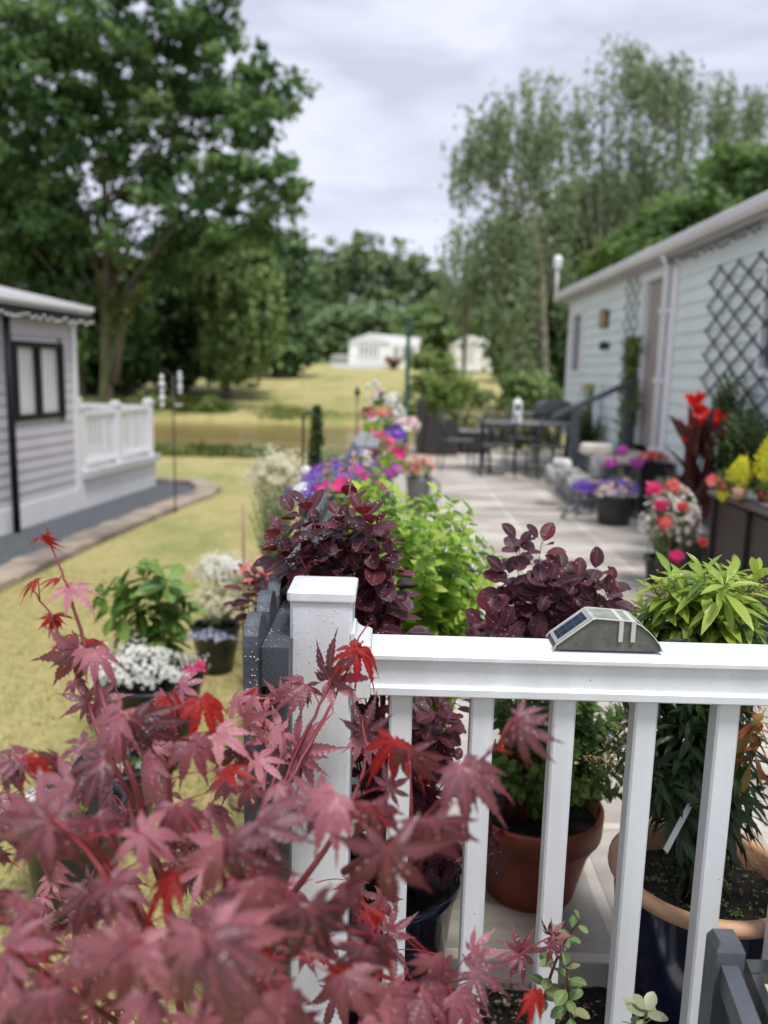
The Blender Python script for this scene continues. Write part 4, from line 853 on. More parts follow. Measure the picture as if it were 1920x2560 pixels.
# weeds on that soil
th = rng.random(70)*6.28; rr = rng.random(70)**.5*.15; pos = np.stack([c[0]+rr*np.cos(th), c[1]+rr*np.sin(th), np.full(70, c[2]+H-.054)], 1)
pos = np.repeat(pos, 5, 0)+rng.normal(size=(350, 3))*np.array([.004, .004, .002])
o = scatter('seedlings', SMALL, pos, rdir(350)*np.array([1, 1, .3]), rdir(350)*.3+np.array([0, 0, 1]), rng.uniform(.005, .010, 350), leafmat('seedling_leaf', (.10, .20, .03), (.2, .3, .06)))
tag(o, 'tiny green seedlings scattered over the soil of the buff rimmed pot', 'seedlings'); setting(o, 'stuff')
# grit on both soils and bed
n = 1500; pos = np.stack([rng.uniform(.0, 1.0, n), rng.uniform(1.42, 1.78, n), np.full(n, -.058)], 1)
o = scatter('bark_chips', QUAD, pos, rdir(n)*np.array([1, 1, .2]), rdir(n)*.4+np.array([0, 0, 1]), rng.uniform(.003, .012, n), leafmat('grit', (.03, .02, .015), (.12, .08, .05), (.35, .28, .2), trans=0)); setting(o, 'stuff')
n = 260; th = rng.random(n)*6.28; rr = rng.random(n)**.5*.165; pos = np.stack([c[0]+rr*np.cos(th), c[1]+rr*np.sin(th), np.full(n, c[2]+H-.055)], 1)
o = scatter('grit', QUAD, pos, rdir(n), rdir(n)*.4+np.array([0, 0, 1]), rng.uniform(.002, .005, n), leafmat('pale_grit', (.1, .07, .04), (.3, .24, .16), trans=0), root); setting(o, 'stuff')
# plant tag
t0 = P(1663, 2128, 1.52); t1 = P(1748, 1968, 1.60); v = (t1-t0); sx = v.cross(Vector((0, 1, .3))).normalized()*-.0085
b = MB(); a_ = [t0-sx, t0+sx, t1+sx, t1-sx]; nn = sx.cross(v).normalized()*.0006
b.add(a_+[q+nn for q in a_], [(0, 1, 2, 3), (4, 7, 6, 5), (0, 4, 5, 1), (1, 5, 6, 2), (2, 6, 7, 3), (3, 7, 4, 0)])
b.build('x', WHITE2); o = bpy.data.objects['x']; o.name = 'plant_label'; tag(o, 'blank white plastic plant label leaning in the buff rimmed pot', 'plant label')
# ================================================================== SMOKE BUSHES
SMOKE = leafmat('smoke_bush_leaf', (.026, .009, .017), (.048, .013, .024), (.12, .018, .028), rough=.40, trans=.22, tcol=(.30, .02, .03), vein=(.16, .05, .07), edge=(.17, .03, .04), spec=.45)
def T(lst, D, dj=.06): return [P(x, y, D+random.uniform(-dj, dj)) for x, y in lst]
def speck(root, info, name, n, r0=.0006, r1=.0015):
    p, a, nm_, sz = info; i = rng.integers(0, len(p), n); q = rng.uniform(.35, .85, n)
    a1 = a[i]/np.linalg.norm(a[i], axis=1, keepdims=True); n1 = nm_[i]-a1*np.sum(a1*nm_[i], axis=1, keepdims=True); n1 /= np.linalg.norm(n1, axis=1, keepdims=True); x1 = np.cross(a1, n1)
    pts = p[i]+a1*(q*sz[i])[:, None]+x1*(rng.uniform(-.18, .18, n)*sz[i])[:, None]+n1*((-.16*q*q+.03)*sz[i])[:, None]
    return drops(root, [tuple(v) for v in pts], rng.uniform(r0, r1, n), name, (1, 1, 1))
tA = T([(770, 1265), (735, 1285), (845, 1290), (700, 1330), (800, 1315), (905, 1280), (930, 1300), (870, 1330), (740, 1375), (940, 1350), (980, 1395), (850, 1385), (790, 1390), (900, 1400), (880, 1240), (815, 1345), (690, 1365), (960, 1440), (915, 1450)], 1.62)
tA += T([(905, 1500), (960, 1490), (930, 1540), (880, 1470), (1000, 1545), (900, 1560), (950, 1570)], 1.6)
rA, iA = bush('smoke_bush', 'purple smoke bush spilling over the slate fence behind the white post cap', 'smoke bush', (.015, 1.735, .17), tA, ROUND, SMOKE, REDSTEM, 12, .064, .10, el=(68, -25), pet=.02, group='purple smoke bushes')
speck(rA, iA, 'raindrops', 420)
tA2 = T([(930, 1790), (1100, 1760), (1130, 1800), (1090, 1850), (1050, 1750), (960, 1850), (1150, 1730), (1070, 1900), (1240, 2110), (1230, 2150), (900, 1830), (1000, 1800), (910, 1770), (1050, 1790), (1080, 1770), (1120, 1850), (1050, 1860), (1000, 1850), (940, 1900), (1120, 1780), (1090, 1820), (1060, 1980), (1110, 1960), (1020, 2030), (1090, 2060), (960, 1980), (920, 2060), (1130, 2120), (1050, 2120), (1240, 2080), (900, 1950), (1150, 1900)], 1.66, .10)
rA2, iA2 = bush('smoke_bush', 'low shaded purple smoke bush seen between the post and the second baluster', 'smoke bush', (.03, 1.72, .17), tA2, ROUND, SMOKE, REDSTEM, 17, .054, .16, el=(55, -30), pet=.02, group='purple smoke bushes')
speck(rA2, iA2, 'raindrops', 260)
tB = T([(1300, 1350), (1355, 1350), (1265, 1430), (1410, 1420), (1450, 1440), (1495, 1420), (1540, 1450), (1530, 1490), (1360, 1480), (1290, 1490), (1230, 1530), (1440, 1500), (1330, 1550), (1250, 1570), (1400, 1550), (1500, 1520), (1210, 1565), (1380, 1440), (1300, 1590), (1440, 1570)], 1.72)
rB, iB = bush('smoke_bush', 'purple smoke bush rising above the rail left of the solar fence light', 'smoke bush', (tc_.x-.06, 2.03, tc_.z-.05), tB, ROUND, SMOKE, REDSTEM, 15, .064, .14, el=(70, -25), pet=.02, sr=.0015, group='purple smoke bushes')
speck(rB, iB, 'raindrops', 320)
q = G(640, 1560, -.3)
tC = T([(640, 1440), (665, 1430), (650, 1480), (620, 1450)], 2.4)
rC, iC = bush('smoke_bush', 'small purple smoke bush with coral flowers left of the slate fence', 'smoke bush', (P(640, 1500, 2.4).x, 2.4, -.3), tC, ROUND, SMOKE, REDSTEM, 10, .07, .12, pet=.02, group='purple smoke bushes')
b = MB(); p_ = P(873, 1250, 1.62); b.tube([P(868, 1330, 1.62), P(872, 1240, 1.62), P(884, 1140, 1.62)], .0022, 5)
tag(b.build('cane', mat('brown_cane', (.22, .09, .05), .5)), 'thin reddish brown cane standing up out of the left smoke bush', 'cane')
# ================================================================== GREEN SHRUB, AZALEA, PIERIS
PHY = leafmat('yellow_green_leaf', (.13, .26, .022), (.28, .46, .045), (.58, .70, .13), rough=.5, trans=.5)
tp = [P(x, y, 2.45+random.uniform(-.3, .35)) for x, y in [(1030, 1300), (1100, 1290), (1150, 1330), (1180, 1350), (1225, 1390), (1200, 1430), (1150, 1480), (1110, 1380), (1060, 1370), (1000, 1350), (1010, 1420), (1070, 1440), (1120, 1430), (1160, 1540), (1040, 1500), (1000, 1480), (1090, 1520), (1000, 1560), (1130, 1580), (960, 1290), (1095, 1225), (1140, 1270), (1030, 1250), (1180, 1270), (1235, 1410), (960, 1400), (1075, 1330), (1190, 1500), (980, 1520), (1060, 1570), (1120, 1500), (1010, 1290), (950, 1340), (1040, 1400), (1170, 1400), (880, 1240), (920, 1200), (950, 1185), (860, 1230), (900, 1210), (980, 1215), (1015, 1235), (940, 1250), (1210, 1340), (1240, 1380), (1130, 1240), (1070, 1240), (830, 1225), (1235, 1450)]]
bush('yellow_green_shrub', 'lime green lobed leaved shrub on the patio right of the left smoke bush', 'shrub', (P(1040, 1600, 2.45).x, 2.45, .0), tp+[t_+Vector((random.uniform(-.07, .07), random.uniform(-.2, .2), random.uniform(-.12, .02))) for t_ in tp], LOBED, PHY, STEM, 36, .052, .46, el=(40, -10), pet=.035, sr=.002, tipscale=.6)
AZ = leafmat('azalea_leaf', (.03, .075, .015), (.07, .15, .025), (.20, .32, .05), rough=.35, trans=.3, vein=(.12, .2, .05))
az = [(1290, 1770), (1340, 1760), (1400, 1750), (1450, 1780), (1520, 1800), (1560, 1850), (1490, 1860), (1430, 1850), (1370, 1830), (1310, 1850), (1280, 1900), (1350, 1910), (1420, 1930), (1500, 1930), (1560, 1920), (1450, 1980), (1380, 1960), (1320, 1960), (1530, 1980), (1480, 1750), (1270, 1820), (1400, 1880), (1240, 1780), (1250, 1930), (1580, 1760), (1210, 1850), (1240, 1730)]
bush('azalea', 'small leaved dark green azalea filling the terracotta pot', 'azalea', (tc_.x, 2.08, tc_.z-.05), [P(x+random.uniform(-18, 18), y+random.uniform(-18, 18), 2.0+random.uniform(-.14, .18)) for x, y in az*5], OVAL, AZ, STEM, 30, .036, .18, el=(45, -15), pet=.004)
PIE = leafmat('pieris_new_leaf', (.18, .32, .03), (.34, .48, .05), (.50, .60, .10), rough=.3, trans=.4, vein=(.35, .42, .14), coat=.25)
PID = leafmat('pieris_old_leaf', (.012, .035, .010), (.025, .060, .016), (.05, .10, .025), rough=.28, trans=.2, vein=(.06, .1, .03), coat=.25)
PIR = leafmat('pieris_red_leaf', (.38, .06, .03), (.50, .20, .08), (.42, .30, .06), rough=.35, trans=.4, vein=(.5, .3, .12))
pb_ = (nc.x, 1.645, .29)
hi = T([(1725, 1480), (1680, 1440), (1760, 1430), (1815, 1445), (1860, 1470), (1660, 1500), (1800, 1500), (1740, 1520), (1890, 1440), (1830, 1530), (1700, 1540), (1620, 1530)], 1.66, .07)
bush('pieris', 'bright lime pieris with long pointed leaves rising above the rail right of the solar light', 'pieris', pb_, hi+[h_+Vector((random.uniform(-.03, .03), random.uniform(-.05, .08), random.uniform(-.04, .01))) for h_ in hi], LANCE, PIE, STEM, 18, .090, .055, el=(55, -18), pet=.004, group='pieris in the buff rimmed pot', tipscale=.75)
lo = T([(1660, 1570), (1720, 1580), (1790, 1570), (1860, 1575), (1630, 1590), (1560, 1580), (1600, 1830), (1700, 1800), (1680, 1880), (1640, 1920), (1720, 1930), (1870, 1900), (1900, 1960), (1850, 1970), (1620, 1770), (1740, 1750), (1890, 1830), (1700, 2000), (1660, 1980), (1880, 2020), (1760, 1560), (1900, 1540), (1600, 1900), (1750, 1860), (1690, 1760)], 1.64, .09)
bush('pieris', 'dark glossy old foliage of the pieris hanging behind the right hand balusters', 'pieris', pb_, lo+[h_+Vector((random.uniform(-.04, .04), random.uniform(-.02, .12), random.uniform(-.04, .04))) for h_ in lo], LANCE, PID, STEM, 28, .088, .17, el=(35, -45), pet=.004, group='pieris in the buff rimmed pot')
bush('pieris', 'orange and red young pieris shoot at the right edge under the rail', 'pieris', pb_, T([(1890, 1800), (1915, 1770), (1900, 1860)], 1.58, .03), LANCE, PIR, STEM, 12, .075, .05, el=(45, -50), pet=.004, group='pieris in the buff rimmed pot')
# berry-like spent flower sprays of the pieris
n = 420; cs = [P(x, y, 1.62) for x, y in ((1545, 1880), (1570, 1920), (1520, 1900), (1590, 1790), (1660, 1800), (1645, 1840), (1900, 1480), (1880, 1460), (1640, 1470), (1780, 1490), (1560, 1830), (1480, 1900))]
b = MB()
for i in range(n): c_ = cs[i % len(cs)]; b.ball((c_.x+random.gauss(0, .018), c_.y+random.gauss(0, .012), c_.z+random.gauss(0, .012)), random.uniform(.0016, .0028), 6)
for c_ in cs:
    for k in range(5): b.tube(bez(c_+Vector((.01, .02, -.02)), c_+Vector((random.uniform(-.03, .03), 0, random.uniform(-.015, .02))), (0, 0, .01), 5), .0007, 4)
o = b.build('seed_heads', mat('olive_seed', (.16, .17, .04), .5, .3, 40, col2=(.30, .17, .05))); tag(o, 'sprays of small round olive green seed capsules hanging through the pieris', 'seed heads'); setting(o, 'stuff')
# ================================================================== SLATE GREY PLANTER CORNER AT THE BOTTOM RIGHT
pl0 = P(1800, 2362, 1.12); pl1 = P(1862, 2362, 1.12); wq = pl1.x-pl0.x+.006; cx_, cyq = (pl0.x+pl1.x)/2, 1.12+wq/2; zt2 = pl0.z
gp = empty('wooden_planter', 'slate grey wooden planter corner with pointed post at the bottom right edge', 'planter', (cx_, cyq, -.3))
b = MB(); hq = wq/2; vs = []
for z, k in ((-.3, 1), (zt2-.014, 1), (zt2, .72)):
    for a_, c_ in ((-1, -1), (1, -1), (1, 1), (-1, 1)): vs.append((cx_+a_*hq*k, cyq+c_*hq*k, z))
b.add(vs, [(0, 1, 5, 4), (1, 2, 6, 5), (2, 3, 7, 6), (3, 0, 4, 7), (4, 5, 9, 8), (5, 6, 10, 9), (6, 7, 11, 10), (7, 4, 8, 11), (8, 9, 10, 11), (3, 2, 1, 0)]); b.build('corner_post', DARKWOOD2, gp)
e0 = Vector((cx_+.002, cyq-hq*.3, zt2-.05)); dirv = (P(1925, 2545, .98)-P(1858, 2425, 1.10)); dirv.z = 0; dirv.normalize(); sd_ = Vector((dirv.y, -dirv.x, 0))
def obx(b, o, d, l, w, z0, z1, off=0):
    s_ = Vector((d.y, -d.x, 0)); vs = [o+d*a_+s_*(off+w_)+Vector((0, 0, z)) for a_ in (0, l) for w_ in (-w/2, w/2) for z in (z0, z1)]
    b.add(vs, [(0, 1, 3, 2), (4, 6, 7, 5), (0, 4, 5, 1), (2, 3, 7, 6), (0, 2, 6, 4), (1, 5, 7, 3)])
e0.z = 0; b = MB(); obx(b, e0, dirv, .6, .026, zt2-.075, zt2-.035); b.build('rail', DARKWOOD2, gp)
b = MB()
for i in range(6): obx(b, e0+dirv*(.012+.095*i), dirv, .092, .012, -.3, zt2-.078, -.004)
b.build('side_panel', DARKWOOD, gp)
# black framed tray with a cream panel inside the planter
fr0 = P(1864, 2398, 1.165); tr = empty('tray', 'glossy black framed tray with a cream patterned panel inside the wooden planter', 'tray', (fr0.x+.1, 1.1, fr0.z-.03))
def quad_slab(b, o, u, lu, v, lv, z0, z1):
    vs = [Vector((o.x, o.y, 0))+u*a_+v*c_+Vector((0, 0, z)) for a_ in (0, lu) for c_ in (0, lv) for z in (z0, z1)]
    b.add(vs, [(0, 1, 3, 2), (4, 6, 7, 5), (0, 4, 5, 1), (2, 3, 7, 6), (0, 2, 6, 4), (1, 5, 7, 3)])
uX = Vector((1, 0, 0)); zt3 = fr0.z; b = MB()
quad_slab(b, fr0, uX, .30, dirv, .030, zt3-.05, zt3); quad_slab(b, fr0+dirv*.0305, uX, .014, dirv, .26, zt3-.05, zt3-.001); quad_slab(b, fr0+uX*.286+dirv*.0305, uX, .014, dirv, .26, zt3-.05, zt3-.001); quad_slab(b, fr0+dirv*.291, uX, .30, dirv, .02, zt3-.05, zt3)
b.build('frame', mat('gloss_black', (.015, .018, .02), .12, .2, coat=.6), tr)
CRM = mat('cream_pattern', (.36, .33, .17), .5, .3, 60, .2, col2=(.68, .65, .45)); b = MB(); quad_slab(b, fr0+uX*.0145+dirv*.031, uX, .271, dirv, .259, zt3-.03, zt3-.018); b.build('panel', CRM, tr)
# trailing fuchsia-like stem and pale rosettes at the bottom
FU = leafmat('soft_green_leaf', (.10, .18, .05), (.18, .28, .09), (.30, .30, .14), rough=.4, trans=.35, vein=(.3, .38, .2))
bush('trailing_plant', 'upright red stemmed plant with small green leaves in front of the white railing', 'plant', P(1395, 2560, 1.25), [P(1452, 2300, 1.22), P(1420, 2400, 1.24)], OVAL, FU, REDSTEM, 16, .036, .22, el=(35, -5), pet=.004)
bush('trailing_plant', 'pale star shaped leaf rosette poking up at the bottom edge between balusters', 'plant', P(1620, 2620, 1.22), [P(1618, 2525, 1.22), P(1590, 2560, 1.22)], OVAL, leafmat('pale_star_leaf', (.30, .36, .2), (.42, .42, .28)), STEM, 8, .04, .03, el=(50, 0), pet=.002)
# ================================================================== RED JAPANESE MAPLE IN THE FOREGROUND
MP = leafmat('maple_purple', (.055, .012, .019), (.18, .045, .062), (.38, .125, .155), rough=.40, trans=.12, tcol=(.45, .035, .045), vein=(.32, .06, .08), edge=None, spec=.9)
MR = leafmat('maple_red', (.26, .012, .014), (.38, .018, .018), (.34, .04, .02), rough=.38, trans=.5, tcol=(.65, .03, .025), vein=(.55, .06, .05))
p0 = P(420, 2900, 1.0)
maple = empty('japanese_maple', 'dark red Japanese maple with wet pointed leaves filling the lower left foreground', 'maple', (p0.x, p0.y, -.3))
# (base x, base y, lobe length px, direction deg, distance, shape, red?)
LV = [(824, 1698, 140, 88, 1.26, 0, 0), (824, 1700, 120, 10, 1.27, 5, 0), (885, 1622, 110, 200, 1.27, 1, 1), (890, 1618, 120, -50, 1.27, 2, 1), (739, 1871, 150, -62, 1.22, 0, 0), (739, 1868, 130, 5, 1.22, 5, 0), (735, 1880, 110, -110, 1.22, 2, 0),
      (910, 1833, 105, 78, 1.15, 5, 0), (905, 1838, 90, -70, 1.17, 2, 0), (705, 1829, 110, 190, 1.2, 1, 0), (702, 1830, 90, -120, 1.22, 0, 0), (760, 1710, 110, 200, 1.25, 2, 0), (765, 1712, 70, -85, 1.25, 0, 0), (660, 1790, 90, 160, 1.2, 1, 0),
      (988, 1850, 130, -140, 1.0, 3, 1), (1000, 1850, 150, -30, 1.0, 2, 1), (1022, 1875, 150, -70, .95, 2, 0), (1150, 1915, 190, -45, .80, 1, 0), (1160, 1920, 120, -110, .80, 2, 0), (1294, 1790, 95, 0, .86, 5, 0), (1305, 1822, 115, -60, .84, 0, 0), (1300, 1800, 110, -100, .84, 1, 0), (1240, 1870, 80, 60, .86, 3, 1),
      (967, 2120, 240, -95, .66, 1, 0), (1072, 2050, 200, -65, .70, 2, 0), (1070, 2050, 150, -100, .72, 1, 0), (839, 1984, 170, -130, .76, 1, 0), (928, 2007, 150, -80, .80, 2, 0), (971, 1968, 75, 70, 1.0, 5, 0), (975, 1970, 70, -20, 1.0, 0, 0), (800, 2010, 150, 170, .8, 1, 0),
      (1092, 2420, 190, -70, .85, 1, 0), (1050, 2480, 190, -40, .82, 2, 0), (1301, 2380, 85, 60, 1.15, 0, 0), (1295, 2385, 90, -70, 1.15, 5, 0), (1300, 2385, 80, 170, 1.15, 1, 0), (1375, 2338, 55, 95, 1.18, 0, 0), (1378, 2340, 60, 10, 1.18, 5, 0), (1380, 2360, 70, -60, 1.16, 1, 0), (1180, 2430, 120, -20, .95, 1, 0), (1330, 2480, 110, -60, .95, 2, 1), (970, 2330, 90, 30, 1.1, 5, 0), (960, 2340, 90, -80, 1.1, 0, 0), (1180, 2380, 90, 20, 1.0, 5, 0),
      (110, 1338, 55, -75, 1.2, 2, 1), (106, 1340, 45, 190, 1.2, 2, 1), (96, 1452, 75, 185, 1.18, 3, 1), (150, 1448, 60, 165, 1.18, 3, 1), (173, 1469, 100, -25, 1.15, 1, 0), (135, 1540, 55, -100, 1.15, 2, 1), (132, 1540, 50, 20, 1.15, 3, 1), (130, 1542, 50, 200, 1.15, 3, 1), (194, 1591, 80, 178, 1.14, 3, 1), (215, 1600, 80, -10, 1.14, 2, 1), (194, 1625, 140, -130, 1.1, 1, 0), (215, 1622, 80, -95, 1.1, 2, 0), (235, 1625, 110, -40, 1.08, 1, 0), (190, 1628, 90, 205, 1.1, 3, 0),
      (219, 1751, 85, 160, 1.1, 0, 0), (240, 1755, 85, 15, 1.1, 1, 0), (225, 1760, 70, -100, 1.1, 2, 0), (185, 1700, 60, -60, 1.1, 2, 0),
      (308, 1777, 150, -95, .92, 1, 0), (300, 1790, 190, -140, .9, 2, 0), (330, 1800, 160, -40, .9, 1, 0), (418, 1739, 110, -30, 1.0, 2, 1), (500, 1745, 130, -60, 1.0, 2, 1), (415, 1745, 110, -120, 1.0, 1, 0), (380, 1780, 100, 170, 1.0, 3, 1), (450, 1720, 80, 30, 1.02, 1, 0), (60, 1890, 120, 170, .9, 2, 0), (55, 1900, 100, -60, .9, 2, 1), (20, 1900, 110, -100, .9, 1, 0),
      (470, 1850, 140, -60, .95, 1, 0), (540, 1830, 120, -20, 1.0, 1, 0), (610, 1800, 100, 20, 1.1, 0, 0), (600, 1870, 110, -100, 1.0, 2, 0), (640, 1900, 100, -20, 1.05, 5, 0), (560, 1930, 100, 10, .95, 1, 1), (380, 1900, 160, -120, .85, 1, 0), (260, 1900, 150, -150, .85, 2, 0), (180, 1960, 140, -160, .85, 1, 0), (490, 1760, 90, 150, 1.05, 2, 1), (580, 1760, 90, 30, 1.15, 1, 0), (640, 1720, 80, 200, 1.2, 2, 1), (700, 1745, 60, 120, 1.2, 1, 0),
      (125, 2054, 190, -95, .68, 0, 0), (120, 2050, 190, 200, .68, 1, 0), (357, 2083, 170, -120, .70, 1, 0), (350, 2080, 150, -40, .7, 1, 0), (560, 2102, 200, -110, .66, 1, 0), (570, 2100, 190, -40, .66, 1, 0), (641, 2059, 160, -20, .68, 2, 0), (270, 2208, 150, -100, .62, 2, 0), (275, 2210, 140, -60, .62, 1, 0), (328, 2358, 260, -120, .52, 1, 0), (340, 2350, 250, -70, .52, 1, 0), (511, 2334, 300, -85, .50, 1, 0), (520, 2330, 280, -45, .50, 2, 0), (500, 2335, 230, -125, .50, 1, 0), (766, 2266, 240, -70, .58, 1, 0), (760, 2270, 220, -110, .58, 1, 0), (15, 2372, 160, 20, .6, 1, 0), (10, 2380, 170, -60, .6, 2, 0), (690, 1960, 120, -30, .85, 1, 0), (440, 2010, 150, -80, .75, 1, 0), (240, 2040, 150, -60, .75, 1, 0), (60, 2250, 170, -110, .66, 2, 0), (640, 2200, 170, -70, .66, 2, 0), (870, 2200, 160, -60, .7, 1, 0), (700, 2480, 220, -80, .56, 1, 0), (860, 2430, 190, -60, .66, 1, 0), (950, 2520, 190, -60, .66, 1, 0), (120, 2480, 200, -80, .55, 1, 0), (450, 2170, 60, -130, .7, 3, 1), (440, 2190, 160, -150, .7, 3, 1)]
mrg = random.Random(11)
LV = [(x, y, l, a, d if d > 1.1 else .61+(d-.5)*.80, t_, r) for (x, y, l, a, d, t_, r) in LV]
reg = [(0, 2000), (110, 1930), (250, 1830), (420, 1790), (600, 1900), (730, 2120), (900, 2200), (1000, 2270), (1080, 2370), (1250, 2450), (1300, 2560)]
def regtop(x):
    for (x0, y0), (x1, y1) in zip(reg, reg[1:]):
        if x <= x1: return y0+(y1-y0)*(x-x0)/(x1-x0)
    return 9999
cnt = 0
while cnt < 95:
    x = mrg.uniform(-60, 1300); t_ = regtop(max(0, x))
    if t_ > 2600: continue
    y = mrg.uniform(t_-10, 2720)
    if x > 800 and mrg.random() < .45: continue
    D_ = mrg.uniform(.86, 1.28); lenm = mrg.uniform(.036, .060)
    LV.append((x, y, lenm*FPX/D_, -90+mrg.uniform(-85, 85), D_, mrg.choice((0, 1, 1, 2, 2, 4, 5)), 1 if mrg.random() < .06 else 0)); cnt += 1
for k_ in range(54):
    x = mrg.uniform(-80, 1150); y = mrg.uniform(2150+max(0, x-500)*.33, 2640); D_ = mrg.uniform(.74, .92)
    LV.append((x, y, mrg.uniform(.050, .066)*FPX/D_, -90+mrg.uniform(-60, 60), D_, mrg.choice((2, 3, 4, 1)), 1 if k_ % 13 == 5 else 0))
def poly(pts): return [P(x, y, d_) for x, y, d_ in pts]
stems = [poly([(112, 1308, 1.2), (132, 1380, 1.2), (160, 1448, 1.17), (173, 1486, 1.15), (211, 1604, 1.13), (236, 1680, 1.1), (270, 1785, 1.05), (330, 1950, 1.0), (420, 2250, 1.0), (470, 2700, 1.0)]),
         poly([(80, 1473, 1.22), (122, 1532, 1.15), (165, 1629, 1.12), (215, 1726, 1.1), (250, 1850, 1.05), (330, 2000, 1.02), (430, 2300, 1.0), (470, 2700, 1.0)]),
         poly([(920, 1560, 1.3), (880, 1625, 1.28), (845, 1675, 1.27), (800, 1760, 1.24), (740, 1880, 1.2), (690, 2000, 1.15), (640, 2150, 1.1), (560, 2400, 1.05), (490, 2700, 1.0)]),
         poly([(905, 1600, 1.3), (850, 1720, 1.26), (790, 1830, 1.22), (720, 1960, 1.16), (655, 2130, 1.1)]),
         poly([(660, 1790, 1.2), (668, 1900, 1.15), (655, 2020, 1.1), (640, 2150, 1.1)]), poly([(715, 1860, 1.18), (690, 1930, 1.15), (650, 2060, 1.1)]),
         poly([(905, 1790, 1.16), (918, 1880, 1.12), (900, 1960, 1.05), (860, 2050, 1.0), (760, 2200, .98), (600, 2400, 1.0)]),
         poly([(1300, 1790, .86), (1240, 1870, .88), (1150, 1950, .88), (1080, 2030, .88), (980, 2110, .9), (860, 2230, .92), (700, 2380, .98)]), poly([(1070, 2050, .8), (980, 2100, .85), (860, 2180, .9)]),
         poly([(1380, 2340, 1.17), (1300, 2385, 1.12), (1200, 2440, 1.05), (1050, 2470, 1.0), (900, 2420, 1.0), (760, 2360, 1.0), (600, 2450, 1.0), (480, 2700, 1.0)]),
         poly([(430, 1735, 1.0), (440, 1830, .98), (420, 1950, .96), (440, 2200, .98)]), poly([(125, 2050, .7), (220, 2120, .78), (330, 2250, .88), (450, 2500, .98)]), poly([(560, 2100, .7), (560, 2200, .78), (540, 2350, .9), (490, 2600, 1.0)]),
         poly([(40, 1890, .9), (130, 1990, .9), (250, 2120, .92), (400, 2350, .98)]), poly([(766, 2266, .6), (700, 2330, .7), (600, 2420, .85), (500, 2600, 1.0)]), poly([(511, 2334, .52), (520, 2420, .65), (500, 2600, .9)]), poly([(15, 2372, .6), (120, 2440, .7), (300, 2560, .9)])]
stems.append([P(470, 2700, 1.0), Vector((p0.x, p0.y, -.3))])
mb = MB(); allp = []
for s in stems:
    q = []
    for a, c in zip(s, s[1:]):
        for k in range(4): q.append(a.lerp(c, k/4)+Vector((mrg.uniform(-.002, .002), 0, mrg.uniform(-.001, .001))))
    q.append(s[-1]); mb.tube(q, [.0012+.0042*(i/(len(q)-1))**1.3 for i in range(len(q))], 6); allp += q
AP = np.array([list(q) for q in allp]); pet = MB(); grp = {}
for (x, y, ln, ang, D_, ti, red) in LV:
    if D_ < 1.1 and ti in (0, 1, 5) and abs(((ang+90+180) % 360)-180) < 62: ti = mrg.choice((2, 3, 2, 4))
    p = P(x, y, D_); sc_ = ln*D_/FPX/1.10; a = R_(ang)
    ax = RV*math.cos(a)+UV*math.sin(a)-FV*mrg.uniform(-.1, .6)
    nm = -FV*mrg.uniform(.55, 1.0)+Vector((0, 0, 1))*mrg.uniform(.1, 1.2)+RV*mrg.uniform(-.75, .75)
    if red: nm = -FV*mrg.uniform(-.2, .5)+Vector((0, 0, 1))*.9+RV*mrg.uniform(-.6, .6)
    grp.setdefault((ti, red), []).append((list(p), list(ax), list(nm), sc_))
    dd = AP-np.array(p)[None]; dd[:, 2] += .015; j = int(np.argmin((dd**2).sum(1))); e = Vector(AP[j])
    if (e-p).length > .16: e = p+(e-p).normalized()*.10
    pet.tube(bez(e, p, (0, 0, .012), 6), [.0011, .001, .0009, .0008, .0008, .0008], 5)
mb.build('branches', REDSTEM, maple, maple.location)
pet.build('leaf_stalks', mat('crimson_stalk', (.30, .02, .03), .4, .2), maple, maple.location)
dp_ = []
for (ti, red), L_ in grp.items():
    ps, axs, nms, szs = [np.array(q) for q in zip(*L_)]
    # (each cut by variant; the maple's foliage reads as one part per colour)
    o = scatter('red_leaves' if red else 'leaves', MAPLES[ti], ps, axs, nms, szs, MR if red else MP, maple)
    if not red:
        i = rng.integers(0, len(ps), len(ps)*7); fr = frames(axs[i], nms[i]); u = rng.uniform(.25, .7, len(i)); lat = (rng.choice([-42, 0, 42], len(i))+rng.normal(size=len(i))*5)*math.pi/180
        dr = (.12, .3, .55, .8, .42, .2)[ti]; loc = np.stack([np.sin(lat)*u, np.cos(lat)*u, .02-dr*u**1.8+.012], 1)*szs[i][:, None]
        w = np.einsum('nij,nj->ni', fr, loc)+ps[i]; dp_ += [tuple(v) for v in w]
# join the variants into two foliage parts
def join(objs, name):
    me0 = objs[0].data; import bmesh
    bm = bmesh.new()
    for o in objs: bm.from_mesh(o.data)
    bm.to_mesh(me0); bm.free()
    for o in objs[1:]: m_ = o.data; bpy.data.objects.remove(o); bpy.data.meshes.remove(m_)
    objs[0].name = name; return objs[0]
join([c for c in maple.children if c.name.startswith('leaves')], 'leaves'); join([c for c in maple.children if c.name.startswith('red_leaves')], 'red_leaves')
drops(maple, dp_, rng.uniform(.0004, .0011, len(dp_)))
